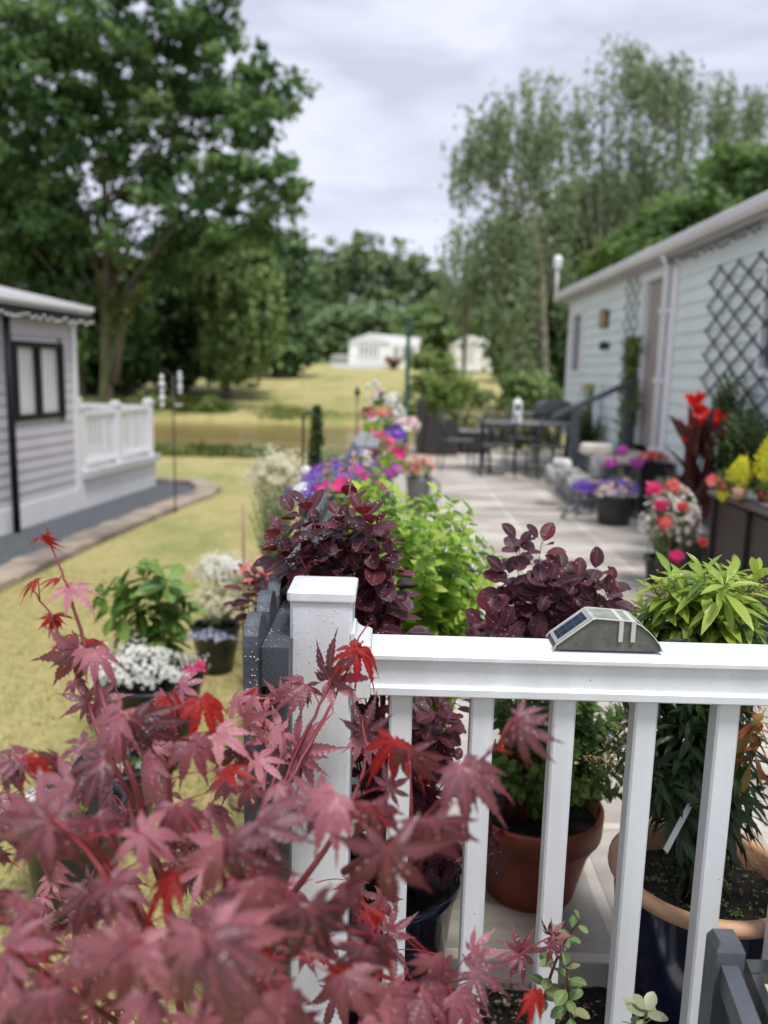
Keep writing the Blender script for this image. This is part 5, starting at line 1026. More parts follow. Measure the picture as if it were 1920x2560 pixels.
# ================================================================== PLANTS AND POTS ON THE LAWN
WH = leafmat('white_petal', (.80, .80, .76), (.85, .85, .82), rough=.6, trans=.35); CREAM = leafmat('cream_petal', (.62, .60, .42), (.75, .72, .55), rough=.6, trans=.35)
PINK = leafmat('magenta_petal', (.75, .03, .20), (.85, .06, .26), (.85, .16, .32), rough=.6, trans=.35); CORAL = leafmat('coral_petal', (.75, .10, .10), (.85, .22, .18), (.85, .35, .30), rough=.6, trans=.35)
PURP = leafmat('violet_petal', (.10, .04, .45), (.18, .08, .60), (.30, .12, .60), rough=.6, trans=.35); MAG = leafmat('purple_pink_petal', (.45, .05, .42), (.60, .12, .50), rough=.6, trans=.35)
BLUSH = leafmat('blush_petal', (.75, .48, .50), (.80, .62, .58), (.82, .74, .68), rough=.6, trans=.35); REDP = leafmat('red_petal', (.65, .01, .01), (.80, .02, .015), rough=.55, trans=.35)
MIDG = leafmat('mid_green_leaf', (.04, .08, .02), (.08, .14, .03), (.16, .22, .06), rough=.5, trans=.3); PALEG = leafmat('pale_green_leaf', (.20, .26, .10), (.30, .36, .16), (.42, .46, .26), rough=.6, trans=.35)
VAR = leafmat('cream_variegated_leaf', (.42, .42, .24), (.56, .53, .34), (.66, .62, .44), rough=.6, trans=.35)
c = G(385, 1850, -.3); c = P(385, 1850, 3.35); c.z = -.3
rz_ = P(385, 1690, 3.35).z; hpot = max(.3, rz_+.3)
potw = pot('plant_pot', 'wide black pot with grey rim holding white alyssum on the lawn', (c.x, 3.35, -.3), .215, hpot, BLACKPOT, SOIL, taper=.7)
def mound(name, label, cat, base, cpos, r3, ntip, lm, fl=None, fn=60, fs=.012, L=.02, nleaf=26, ft=FLOWER, fr=1.03, group=None, zone=.12, tm=SMALL, extra=None, el=(50, 0)):
    base = Vector(base); tips = blob_tips(cpos, r3, ntip, 1)
    zone = max(zone, (Vector(cpos)-base).length*.75); r, info = bush(name, label, cat, base, tips, tm, lm, STEM, int(nleaf*1.5), L, zone, el=el, group=group)
    if fl is not None:
        d = rdir(fn); d /= np.linalg.norm(d, axis=1, keepdims=True); d[:, 2] = np.abs(d[:, 2])*1.0-.1
        wob = 1+.28*np.sin(d[:, 0]*5+cpos[0]*9)*np.cos(d[:, 1]*6+cpos[1]*5)+.16*np.sin(d[:, 2]*11+d[:, 0]*9+cpos[0]*7)
        p = np.array(list(cpos))+d*np.array(r3)*(rng.uniform(.72, fr, fn)*wob)[:, None]; nn = d+rdir(fn)*.35+np.array([0, -.3, .2])
        scatter('flowers', ft, p, np.cross(nn, rdir(fn)), nn, fs*rng.uniform(.7, 1.2, fn), fl, r)
        if extra:
            d2 = rdir(extra[1]); d2[:, 2] = np.abs(d2[:, 2]); d2 /= np.linalg.norm(d2, axis=1, keepdims=True); p = np.array(list(cpos))+d2*np.array(r3)*1.02
            nn = d2+np.array([0, -.3, .2]); scatter('flowers', ft, p, np.cross(nn, rdir(len(p))), nn, fs, extra[0], r)
    return r
q = P(345, 1665, 3.3); mound('alyssum', 'mound of white alyssum spilling over the wide black pot', 'flowers', (c.x-.03, 3.35, hpot-.36), (q.x, 3.32, q.z-.02), (.215, .2, .11), 26, MIDG, WH, 900, .011, fr=1.08)
q = P(480, 1672, 3.35); r = mound('petunia', 'magenta petunias at the right side of the wide black pot', 'flowers', (q.x, 3.38, hpot-.36), (q.x+.0, 3.38, q.z-.02), (.04, .05, .03), 8, MIDG, PINK, 14, .028, nleaf=8)
rh = [(300, 1470), (360, 1440), (420, 1450), (450, 1490), (330, 1510), (390, 1490), (270, 1520), (440, 1540), (360, 1550), (300, 1560), (410, 1570), (470, 1530), (260, 1480), (385, 1420), (430, 1590), (380, 1600)]
bush('rhododendron', 'fresh green rhododendron with whorled leaves behind the white alyssum', 'shrub', (c.x, 3.5, hpot-.34), [P(x, y, 3.45+random.uniform(-.12, .15)) for x, y in rh], OVAL, leafmat('rhododendron_leaf', (.05, .12, .02), (.13, .25, .04), (.28, .40, .10), rough=.32, trans=.3, vein=(.3, .4, .12)), STEM, 11, .125, .07, el=(50, -30), pet=.006, tipscale=.75)
c2 = P(540, 1640, 4.45); c2.z = -.3; h2 = P(540, 1560, 4.45).z+.3
pot('plant_pot', 'tall black pot with blue lobelia rim standing behind the wide black pot', (c2.x, 4.45, -.3), .14, h2, BLACKPOT, SOIL, taper=.68)
q = P(560, 1520, 4.4); mound('spirea', 'cream variegated bushy plant in the tall black pot on the lawn', 'plant', (c2.x, 4.45, h2-.36), (q.x, 4.45, q.z), (.22, .17, .13), 30, VAR, CREAM, 260, .014, L=.03, nleaf=20)
q = P(525, 1590, 4.32); mound('lobelia', 'pale blue lobelia fringe at the front rim of the tall black pot', 'flowers', (c2.x, 4.36, h2-.36), (q.x, 4.33, q.z-.01), (.14, .06, .045), 14, MIDG, leafmat('pale_blue_petal', (.45, .48, .75), (.6, .62, .8)), 150, .010, nleaf=12, L=.015)
q = P(560, 1425, 5.0); mound('gypsophila', 'airy white flowered mound behind the cream variegated plant', 'flowers', (q.x, 5.0, -.3), (q.x, 5.0, q.z-.02), (.20, .17, .13), 30, PALEG, WH, 800, .010, L=.018)
q = P(655, 1405, 2.9)
r = mound('begonia', 'small coral red flowers over dark leaves left of the slate fence', 'flowers', (q.x, 2.9, -.3), (q.x-.03, 2.9, q.z-.05), (.09, .06, .07), 8, SMOKE, CORAL, 12, .022, nleaf=8, L=.04)
# black pots low at the left
q = G(180, 2240, -.3); q = P(190, 2200, 2.35); pot('plant_pot', 'black pot half hidden under the maple leaves at the left edge', (q.x, 2.35, -.3), .16, .36, BLACKPOT, SOIL, taper=.72)
q = P(60, 2020, 2.3); mound('geranium', 'white flowered bedding plant in the half hidden black pot', 'flowers', (P(190, 2200, 2.35).x, 2.35, 0.0), (q.x+.04, 2.32, q.z-.03), (.13, .1, .07), 14, leafmat('bright_leaf', (.10, .22, .03), (.2, .34, .06)), WH, 26, .030, L=.035, nleaf=12)
q = P(330, 2010, 2.75); pot('plant_pot', 'black pot rim showing between maple leaves below the white alyssum', (q.x-.05, 2.75, -.3), .15, .30, BLACKPOT, SOIL)
q2 = P(270, 1985, 2.75); mound('bedding_plant', 'low light green seedlings in the black pot below the alyssum', 'plant', (q.x-.05, 2.75, -.06), (q.x-.05, 2.75, .0), (.12, .1, .04), 12, MIDG, WH, 10, .02, nleaf=10, L=.025)
# rocks at the foot of the fence
def rock(label, c, r3, mt, seed):
    rg = random.Random(seed); b = MB(); b.ball((0, 0, 0), 1, 14); vs = []
    from mathutils import noise as _n
    for v in b.v:
        v = Vector(v); k = 1+.35*_n.noise(v*1.3+Vector((seed, 0, 0)))+.12*_n.noise(v*3.7); v = Vector((max(-.8, min(.8, v.x*k)), max(-.8, min(.8, v.y*k)), max(-.6, min(.75, v.z*k)))); vs.append(Vector((v.x*r3[0]+c[0], v.y*r3[1]+c[1], v.z*r3[2]+c[2])))
    b.v = vs; b.sm = [False]*len(b.f); return tag(b.build('rock', mt, None, c), label, 'rock')
SAND = mat('sandstone', (.35, .25, .14), .8, .3, 6, .6, 25, col2=(.60, .50, .34), stretch=(1, 4, 4))
q = P(590, 1860, 1.95); rock('pale striped sandstone block at the foot of the slate fence nearest the camera', (q.x, 2.05, -.20), (.10, .20, .12), SAND, 3)
q = P(615, 1740, 2.9); rock('buff stone behind the sandstone block at the fence foot', (q.x-.02, 3.1, -.24), (.08, .22, .10), SAND, 5)
q = P(630, 1650, 3.8); rock('small buff stone farthest along the foot of the slate fence', (q.x, 3.9, -.26), (.07, .18, .07), SAND, 8)
# garden cane, bird feeders, shepherd's crook, glass globes
q = P(610, 1350, 4.2); b = MB(); b.tube([(q.x, 4.2, -.3), (q.x-.004, 4.2, P(610, 1262, 4.2).z)], .009, 6); tag(b.build('cane', mat('bamboo', (.28, .20, .12), .6)), 'short bamboo cane stuck in the lawn left of the smoke bush', 'cane')
q = P(437, 1190, 9.5); ft = empty('feeder_pole', 'thin black pole with crossarm standing on the lawn right of the lodge deck', 'pole', (q.x, 9.5, -.3)); zt9 = P(437, 940, 9.5).z
b = MB(); b.tube([(q.x, 9.5, -.3), (q.x, 9.5, zt9)], .010, 6); b.tube([(q.x-.16, 9.5, zt9-.02), (q.x-.08, 9.5, zt9+.06), (q.x, 9.5, zt9), (q.x+.08, 9.5, zt9+.06), (q.x+.11, 9.5, zt9-.02)], .008, 6); b.build('pole', BLACKMETAL, ft)
for x, y0, y1, lb in ((404, 935, 1020, 'long white hanging bird feeder on the left arm of the black pole'), (449, 928, 985, 'white hanging bird feeder on the right arm of the black pole')):
    k = P(x, y0, 9.5); kb = P(x, y1, 9.5).z; f = empty('bird_feeder', lb, 'bird feeder', (k.x, 9.5, kb)); b = MB(); z_ = k.z; n_ = 5; hh = (z_-kb)/n_
    for i in range(n_): zz = kb+hh*i; b.lathe([(.006, zz), (.032 if i % 2 else .024, zz+.02), (.034 if i % 2 else .022, zz+hh*.75), (.008, zz+hh*.97)], (k.x, 9.5, 0), 12)
    b.build('body', WHITE2, f); b = MB(); b.tube([(k.x, 9.5, z_-.01), (k.x, 9.5, z_+.06)], .004, 5); b.build('hook', BLACKMETAL, f)
q = P(446, 1015, 9.5); b = MB(); b.lathe([(.0, q.z), (.05, q.z+.008), (.055, q.z+.02), (.045, q.z+.012), (0, q.z+.006)], (q.x, 9.5, 0), 14); b.tube([(q.x-.04, 9.5, q.z+.01), (P(437, 1000, 9.5).x, 9.5, q.z+.01)], .004); tag(b.build('feeding_dish', WHITE2), 'small white dish fixed low on the black feeder pole', 'dish')
q = P(757, 1220, 4.9); b = MB(); zt_5 = P(757, 1035, 4.9).z
b.tube([(q.x, 4.9, -.3), (q.x, 4.9, zt_5-.03)]+[(q.x+.04-.04*math.cos(a), 4.9, zt_5-.03+.04*math.sin(a)) for a in np.linspace(.2, 2.9, 8)]+[(q.x+.085, 4.9, zt_5-.09)], .007, 6); tag(b.build('shepherds_crook', BLACKMETAL), 'black shepherd crook hook standing on the lawn side of the fence', 'hook')
GLOBE = mat('crackle_glass', (.78, .80, .78), .10, .12, 40, .5, 60, coat=.4); _t, _N, _L, _b = nodes(GLOBE); _b.inputs['Transmission Weight'].default_value = .35
for x, y, r, D_, lb in ((760, 1237, 33, 3.1, 'large crackle glass globe light on a stake left of the fence flowers'), (764, 1180, 17, 4.3, 'small crackle glass globe light behind the large globe')):
    q = P(x, y, D_); rr = r*D_/FPX; g_ = empty('globe_light', lb, 'globe light', (q.x, D_, -.3), 'crackle glass globe lights'); b = MB(); b.ball(q, rr, 20); b.build('globe', GLOBE, g_)
    b = MB(); b.lathe([(.0, -rr-.028), (.018, -rr-.028), (.02, -rr-.004), (.012, -rr+.004)], q, 12); b.tube([(q.x, D_, -.3), (q.x, D_, q.z-rr-.02)], .008, 8); b.build('stake', GREYMETAL, g_)
# shrubs on the lawn side of the fence
q = P(700, 1120, 6.0); mound('spirea', 'cream white feathery shrub on the lawn side of the fence', 'shrub', (q.x, 6.0, -.3), (q.x, 6.0, q.z-.22), (.24, .3, .22), 60, VAR, CREAM, 500, .02, L=.05, zone=.3)
q = P(690, 1240, 4.6); mound('hebe', 'rounded light green shrub left of the crackle globes', 'shrub', (q.x, 4.6, -.3), (q.x-.02, 4.6, q.z-.08), (.15, .2, .16), 40, PALEG, None, L=.035, zone=.3, nleaf=34)
q = P(705, 1310, 4.0); mound('hebe', 'dark green low shrub under the rounded light green one', 'shrub', (q.x, 4.0, -.3), (q.x-.0, 4.0, q.z-.12), (.13, .2, .14), 36, MIDG, None, L=.035, zone=.3, nleaf=34)
q = P(700, 1400, 3.4); mound('hebe', 'shaded leafy plant between the small smoke bush and the fence', 'shrub', (q.x-.02, 3.4, -.3), (q.x-.01, 3.4, q.z-.15), (.10, .2, .16), 30, MIDG, None, L=.035, zone=.3, nleaf=30)
q = P(792, 1075, 6.8); r = empty('conifer', 'small dark upright conifer behind the shepherd crook', 'conifer', (q.x, 6.8, -.3)); zt7 = P(785, 1020, 6.8).z
n = 2600; hh = rng.random(n); rad = (1-hh)*.17+.015; th = rng.random(n)*6.28; pos = np.stack([q.x+np.cos(th)*rad*rng.random(n)**.4, 6.8+np.sin(th)*rad, -.25+hh*(zt7+.25)], 1); scatter('foliage', QUAD, pos, rdir(n, .8), rdir(n), .035, MIDG, r, smooth=False); b = MB(); b.tube([(q.x, 6.8, -.3), (q.x, 6.8, zt7-.05)], .012); b.build('trunk', BARK, r)
q = P(830, 1110, 6.6); mound('grass_plant', 'pale feathery plant just left of the far fence', 'plant', (q.x-.04, 6.6, -.3), (q.x-.02, 6.6, q.z-.12), (.10, .3, .14), 30, PALEG, None, L=.06, tm=LANCE, zone=.3, el=(70, 30))
# ================================================================== FLOWERS ALONG THE FENCE
TR = mat('grey_trough', (.10, .11, .12), .4, .15)
def trough(label, y0, y1, x0=None, w=.16):
    x0 = rx1+.012 if x0 is None else x0; r = empty('trough', label, 'trough', (x0+w/2, (y0+y1)/2, rzt-.2)); b = MB()
    z0, z1 = rzt-.20, rzt-.02; b.box(x0, x0+w, y0, y1, z0, z1-.012); b.box(x0-.008, x0+w+.008, y0-.008, y1+.008, z1-.012, z1); b.build('body', TR, r)
    b = MB(); b.box(x0+.01, x0+w-.01, y0+.01, y1-.01, z1+.001, z1+.006); b.build('soil', SOIL, r); return r
def fmound(label, px, py, D_, rpx, rzpx, lm, fl, fn, fs, L=.03, name='bedding_flowers', extra=None, ry=.22, ft=FLOWER, ntip=24, fr=1.1):
    q = P(px, py, D_); k = D_/FPX
    return mound(name, label, 'flowers', (q.x, D_, max(-.28, rzt-.03) if q.x < .2 else 0), (q.x, D_, q.z-rzpx*k*.3), (rpx*k, ry, rzpx*k), ntip, lm, fl, fn, fs, L=L, extra=extra, ft=ft, nleaf=18, fr=fr)
trough('grey trough hooked inside the fence under the purple flowers', 2.75, 3.75); trough('grey trough inside the fence under the far pink flowers', 7.1, 8.9)
fmound('violet and magenta trailing lobelia in the fence trough', 850, 1192, 3.35, 88, 48, PALEG, PURP, 190, .015, extra=(MAG, 80), ry=.36, ntip=60, fr=1.25)
fmound('lime leaved plant with two big cerise blooms in front of the lobelia', 900, 1230, 2.95, 70, 38, PHY, PINK, 5, .034, L=.04, ry=.12, ft=TRUMPET)
fmound('coral flowers at the left of the cerise blooms beside the trough', 845, 1240, 3.1, 45, 25, PHY, CORAL, 16, .02, ry=.1)
fmound('mixed violet and white bedding flowers where the pale shelf boards begin', 900, 1150, 4.5, 52, 30, PALEG, PURP, 70, .020, extra=(BLUSH, 40), ry=.3, ntip=34)
fmound('mauve and lime bedding plants beside the shelf boards on the patio side', 975, 1165, 4.3, 42, 30, PHY, MAG, 34, .024, L=.04, ry=.3, ntip=34)
fmound('leafy green bedding with small pink flowers half way along the shelf boards', 930, 1075, 6.4, 30, 26, PHY, PINK, 24, .026, L=.05, ry=.4, ntip=30)
fmound('pale green bedding with white stars beyond the deep violet petunias', 965, 1062, 7.6, 36, 28, PALEG, WH, 40, .026, L=.05, ry=.4, ntip=30)
fmound('orange pink busy lizzies near the far end of the shelf boards', 925, 1035, 8.8, 26, 24, MIDG, CORAL, 30, .028, L=.05, ry=.4, ntip=26)
fmound('hot pink petunias on the wet shelf boards', 955, 1115, 5.6, 42, 30, PALEG, PINK, 15, .040, L=.05, ft=TRUMPET, ry=.3)
fmound('single cluster of pink petunias hanging over the patio side', 1000, 1128, 5.2, 20, 16, PALEG, PINK, 4, .04, L=.05, ft=TRUMPET, ry=.12)
fmound('deep violet petunias behind the hot pink ones', 988, 1085, 6.8, 22, 26, MIDG, PURP, 34, .032, ft=TRUMPET, ry=.2)
fmound('white and blush petunias right of the deep violet ones', 1015, 1062, 7.4, 28, 24, MIDG, BLUSH, 46, .036, ft=TRUMPET, ry=.2)
fmound('salmon and pink geraniums above the far fence trough', 955, 1035, 8.2, 30, 34, PHY, CORAL, 22, .034, extra=(PINK, 12), L=.05, ry=.4)
fmound('pale white flower spike among the salmon geraniums', 985, 1015, 8.9, 24, 45, PALEG, WH, 110, .025, L=.05, ry=.2)
fmound('tall pink flowers farthest along the fence', 950, 992, 9.4, 22, 26, PALEG, PINK, 13, .034, extra=(WH, 10), L=.05, ry=.2)
q = P(918, 966, 9.6); b = MB(); 
for x, y in ((920, 965), (946, 966), (937, 955)): k = P(x, y, 9.6); b.tube([(k.x, 9.6, .8), (k.x, 9.6, k.z)], .005, 5); b.ball(k, .032, 8)
tag(b.build('allium', WH), 'white round flower heads on thin stems at the far end of the fence', 'flowers')
q = P(893, 1000, 8.0); b = MB(); b.tube([(q.x, 8, .2), (q.x, 8, P(890, 990, 8).z)], .007, 6); b.lathe([(.012, 0), (.03, .02), (.012, .08), (0, .10)], (q.x, 8, P(890, 990, 8).z), 8); tag(b.build('garden_stake', BLACKMETAL), 'dark pointed garden stake standing at the far fence', 'stake')
def jug(label, px, py0, py1, D_, r):
    q = P(px, py1, D_); z0, z1 = 0.0, P(px, py0, D_).z; root = empty('metal_jug', label, 'metal jug', (q.x, D_, z0)); b = MB(); b.lathe([(0, z0), (r*.8, z0), (r, z1-.02), (r*1.08, z1), (r*.95, z1-.01), (r*.8, z0+.1)], (q.x, D_, 0), 24); b.build('body', mat('zinc', (.20, .215, .225), .38, .15, 5, metal=.5), root)
    b = MB(); zc = (z0+z1)/2+.04; hh = (z1-z0)*.36; b.tube([(q.x+r*.9+.10*math.sin(a), D_, zc+hh*math.cos(a)) for a in np.linspace(0.1, math.pi-.1, 12)], .012, 6); b.build('handle', GREYMETAL, root); return root, q
jg, q = jug('grey metal jug planter with a side handle on the patio behind the lime shrub', 1045, 1192, 1262, 8.3, .13)
qq = P(1040, 1170, 8.3); mound('bedding_flowers', 'pale yellow and coral flowers growing in the grey metal jug', 'flowers', (q.x, 8.3, P(1045, 1192, 8.3).z-.04), (qq.x, 8.3, qq.z-.03), (.20, .16, .17), 30, PALEG, CREAM, 90, .03, L=.05, extra=(CORAL, 40))
# ================================================================== PATIO THINGS ON THE RIGHT
def wicker(name, col):
    m = bpy.data.materials.new(name); t, N, L, b = nodes(m); b.inputs['Roughness'].default_value = .45; tc = N('ShaderNodeTexCoord'); w = N('ShaderNodeTexBrick'); w.inputs['Scale'].default_value = 1; w.inputs['Brick Width'].default_value = .026; w.inputs['Row Height'].default_value = .010; w.inputs['Mortar Size'].default_value = .002
    mp = N('ShaderNodeMapping'); mp.inputs['Rotation'].default_value = (R_(90), 0, R_(0)); sp = N('ShaderNodeSeparateXYZ'); L(tc.outputs['Object'], sp.inputs[0]); ad = N('ShaderNodeMath'); L(sp.outputs[0], ad.inputs[0]); L(sp.outputs[1], ad.inputs[1]); cb = N('ShaderNodeCombineXYZ'); L(ad.outputs[0], cb.inputs[0]); L(sp.outputs[2], cb.inputs[1]); L(cb.outputs[0], w.inputs[0])
    w.inputs['Color1'].default_value = (*col, 1); w.inputs['Color2'].default_value = (*[c*1.7 for c in col], 1); w.inputs['Mortar'].default_value = (.004, .004, .004, 1); L(w.outputs['Color'], b.inputs['Base Color'])
    bp = N('ShaderNodeBump'); bp.inputs['Strength'].default_value = .8; bp.inputs['Distance'].default_value = .003; bp.invert = True; L(w.outputs['Fac'], bp.inputs['Height']); L(bp.outputs[0], b.inputs['Normal']); return m
WICK = wicker('dark_brown_wicker', (.030, .022, .020)); WICKG = wicker('grey_brown_wicker', (.055, .050, .046))
ct = P(1775, 1222, 4.95); ztw = ct.z; xw = ct.x
wt = empty('wicker_table', 'dark brown wicker table with a glass top at the right edge', 'table', (xw+.5, 4.1, 0))
b = MB(); b.cbox((xw+.62, 4.02, (ztw-.04)/2), (1.20, 1.80, ztw-.04), 0, None, .02); b.build('body', WICK, wt)
b = MB(); 
for y_ in (4.95-.03, 4.45, 3.95, 3.45): b.cbox((xw+.012, y_-.03, (ztw-.05)/2), (.03, .035, ztw-.06), 0, None, .008)
b.build('frame', WICK, wt)
b = MB(); b.cbox((xw+.61, 4.02, ztw-.02), (1.26, 1.86, .035), 0, None, .012); b.build('table_top', mat('dark_edge', (.05, .045, .045), .3), wt); b = MB(); b.cbox((xw+.62, 4.02, ztw+.003), (1.16, 1.74, .008), 0, None, .002); b.build('glass_top', mat('wet_glass', (.30, .34, .33), .08, .2, coat=.6), wt)
YEL = leafmat('yellow_plume', (.70, .66, .02), (.80, .76, .05), (.75, .80, .12), rough=.7, trans=.3)
for i, (x, y, D_, rr, hh_, lb) in enumerate(((1852, 1190, 4.5, .055, .085, 'shorter left yellow celosia plume on the wicker table'), (1922, 1160, 4.4, .062, .125, 'taller right yellow celosia plume at the right edge'), (1812, 1240, 4.7, .03, .03, 'tiny yellow green sprig left of the yellow plumes'))):
    q = P(x, y, D_); r = empty('celosia', lb, 'flowers', (q.x, D_, ztw), 'yellow plumes on the wicker table'); n = 900
    d = rdir(n); d /= np.linalg.norm(d, axis=1, keepdims=True); hz = d[:, 2]; pos = np.array([q.x, D_, q.z])+d*np.array([rr, rr, hh_])*(.75+.25*rng.random((n, 1)))*np.stack([1-.45*np.maximum(hz, 0)]*2+[np.ones(n)], 1)*(1+.22*np.sin(d[:, 0]*9+i)*np.cos(d[:, 2]*11))[:, None]+rng.normal(size=(n, 3))*.006
    ax = d*.6+np.array([0, 0, 1.2]); scatter('plume', SMALL, pos, ax, d, .028, YEL, r); b = MB(); b.tube([(q.x, D_, ztw+.0), (q.x, D_, q.z)], .006); b.build('stem', STEM, r)
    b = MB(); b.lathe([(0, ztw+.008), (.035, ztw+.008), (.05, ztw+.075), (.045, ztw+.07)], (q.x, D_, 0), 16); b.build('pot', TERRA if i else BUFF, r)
    d = rdir(60, .3); pos = np.array([q.x, D_, ztw+.08])+d*.02; scatter('leaves', LANCE, pos, d, rdir(60), .06, MIDG, r)
# fuchsia / geraniums by the table
q0 = P(1690, 1290, 5.35)
mound('fuchsia', 'bushy pale green plant with pink and white flowers left of the wicker table', 'flowers', (q0.x, 5.5, .15), (q0.x, 5.45, q0.z-.12), (.19, .2, .32), 90, leafmat('sage_leaf', (.12, .20, .08), (.20, .30, .13), (.34, .42, .24)), BLUSH, 200, .018, L=.045, zone=.25, nleaf=22, extra=(WH, 130))
pot('plant_pot', 'black pot hidden under the bushy pink and white plant', (q0.x, 5.5, 0), .14, .2, BLACKPOT, SOIL)
def gball(label, px, py, D_, r, m, n=46, base=None):
    q = P(px, py, D_); rt = empty('geranium', label, 'geranium', base or (q.x, D_, .15)); scatter('petals', FLOWER, q_ball(q, r, n), rdir(n), rdir(n)+np.array([0, -1, .6]), .026, m, rt)
    b = MB(); b.tube(bez(rt.location, q, (.02, .02, 0), 6), .004, 5); b.build('stem', STEM, rt); return rt
def q_ball(q, r, n): d = rdir(n); d /= np.linalg.norm(d, axis=1, keepdims=True); return np.array(q)+d*r*np.array([1, 1, .75])*(.45+.65*rng.random((n, 1)))
for x, y, r, m, lb in ((1632, 1222, .042, PINK, 'bright pink geranium head at the left of the bushy plant'), (1683, 1215, .042, CORAL, 'coral pink geranium head right of the bright pink one'), (1652, 1262, .034, PINK, 'small pink geranium head below the bright pink one'), (1660, 1308, .042, CORAL, 'coral geranium head low at the left of the bushy plant'), (1706, 1268, .026, CORAL, 'smallest coral geranium head in the middle of the bushy plant'), (1790, 1205, .040, CORAL, 'red pink geranium head beside the yellow plumes'), (1690, 1392, .036, PINK, 'lowest pink geranium head just above the pieris'), (1760, 1355, .022, CORAL, 'coral bud cluster beside the wicker table corner')):
    gball(lb, x, y, 5.2, r, m)
# dark pots with trailing flowers
g = G(1545, 1318, 0); D1 = g.y+.17
pot('plant_pot', 'dark blue black round pot with trailing blush flowers on the patio', (g.x, D1, 0), .185, P(1545, 1240, D1).z, BLACKPOT, SOIL, taper=.8)
q = P(1545, 1225, D1-.05); mound('bedding_flowers', 'blush white flowers with purple lobelia trailing over the dark round pot', 'flowers', (g.x, D1, .2), (q.x, D1-.03, q.z-.03), (.24, .22, .13), 40, PALEG, BLUSH, 120, .026, L=.035, extra=(PURP, 50))
q = P(1462, 1222, D1); mound('lobelia', 'violet lobelia hanging at the left side of the dark round pot', 'flowers', (g.x-.1, D1, .22), (q.x, D1, q.z-.0), (.12, .1, .09), 14, MIDG, PURP, 110, .022, L=.03)
q = P(1608, 1225, D1+.5); pot('plant_pot', 'second dark round pot partly behind the first one', (q.x, D1+.5, 0), .17, .26, BLACKPOT, SOIL); mound('lobelia', 'violet lobelia over the second dark pot behind the pink geranium', 'flowers', (q.x, D1+.5, .22), (q.x, D1+.4, q.z-.03), (.17, .15, .18), 24, MIDG, PURP, 240, .024, L=.03)
q = P(1552, 1185, D1); r = mound('phlox', 'tall pale green stems rising from the dark round pot', 'flowers', (g.x, D1, .22), (q.x, D1, q.z-.12), (.11, .1, .18), 26, PALEG, None, L=.045, zone=.3, nleaf=22)
for x, y, lb in ((1556, 1128, 'topmost magenta phlox head above the dark round pot'), (1527, 1156, 'left magenta phlox head above the dark round pot'), (1592, 1158, 'right magenta phlox head above the dark round pot')): gball(lb, x, y, D1, .055, MAG, 48, (g.x, D1, .25))
sq0 = P(1597, 1215, 8.0); sq1 = P(1680, 1165, 8.0); b = MB(); r = empty('square_planter', 'black square planter with red and white flowers below the door', 'planter', ((sq0.x+sq1.x)/2, 8.15, 0))
b.prism([(sq0.x+.03, .0), (sq1.x-.03, 0), (sq1.x, sq1.z), (sq0.x, sq1.z)], 'y', 8.0, 8.32); b.box(sq0.x-.012, sq1.x+.012, 7.985, 8.335, sq1.z+.001, sq1.z+.03); b.build('body', BLACKPOT, r)
q = P(1632, 1150, 8.15); mound('bedding_flowers', 'red and white flowers in the black square planter', 'flowers', ((sq0.x+sq1.x)/2, 8.15, sq1.z), (q.x, 8.15, sq1.z+.06), (.14, .12, .06), 16, MIDG, BLUSH, 50, .03, extra=(REDP, 26))
# canna
cb = P(1738, 1230, 6.0); can = empty('canna', 'burgundy leaved canna with bright red flower heads against the pale blue wall', 'canna', (cb.x, 6.0, 0.05))
tips = [P(1748, 1010, 6.0), P(1790, 1070, 6.0)]; b = MB()
for t0_ in tips: b.tube(bez(can.location, t0_-Vector((0, 0, .03)), (-.02, 0, .1), 8), .011, 6)
b.build('stem', REDSTEM, can)
CANL = leafmat('burgundy_canna_leaf', (.035, .008, .010), (.06, .014, .014), (.10, .03, .02), rough=.35, trans=.25)
n = 22; pos = []; ax = []
for i in range(n): z = .3+.75*i/n*1.0; pos.append((cb.x+random.uniform(-.02, .02), 6+random.uniform(-.02, .02), min(z, P(1745, 1110, 6).z-.12))); a = i*2.4; ax.append((math.cos(a)*.45, math.sin(a)*.45, 1))
scatter('leaves', LANCE, pos, ax, np.cross(np.array(ax), rdir(n)), .40, CANL, can)
for (x, y, r_) in ((1740, 1002, .065), (1752, 1030, .06), (1742, 1060, .055), (1788, 1050, .07), (1795, 1075, .06), (1712, 1098, .022)):
    q = P(x, y, 6.0); n = 34; o = scatter('bloom', ROUND, q_ball(q, r_*.5, n), rdir(n, .3), rdir(n)+np.array([0, -1, .3]), r_*1.0, REDP, can)
pot('plant_pot', 'black pot at the foot of the burgundy canna', (cb.x, 6.0, 0), .16, .25, BLACKPOT, SOIL)
for (x, y, rx_, rz2, D_, lb, m) in ((1860, 1130, .30, .30, 5.9, 'leafy green shrub behind the yellow plumes', MIDG), (1830, 1010, .16, .30, 6.9, 'green climber growing up the diamond trellis', MIDG), (1870, 1080, .2, .2, 6.5, 'rose like shrub at the foot of the diamond trellis', leafmat('rose_leaf', (.06, .12, .05), (.11, .19, .07), (.18, .26, .10)))):
    q = P(x, y, D_); mound('shrub', lb, 'shrub', (min(q.x, 2.9), D_, .0), (min(q.x, 2.8), D_, q.z), (rx_, .2, rz2), 60, m, None, L=.065, zone=.4, nleaf=24)
q = P(1680, 1190, 6.6); mound('shrub', 'low grey green plant between the square planter and the canna', 'plant', (q.x, 6.7, 0), (q.x, 6.7, q.z-.12), (.14, .15, .14), 26, leafmat('grey_green_leaf', (.14, .17, .12), (.24, .27, .20)), None, L=.05, zone=.3)
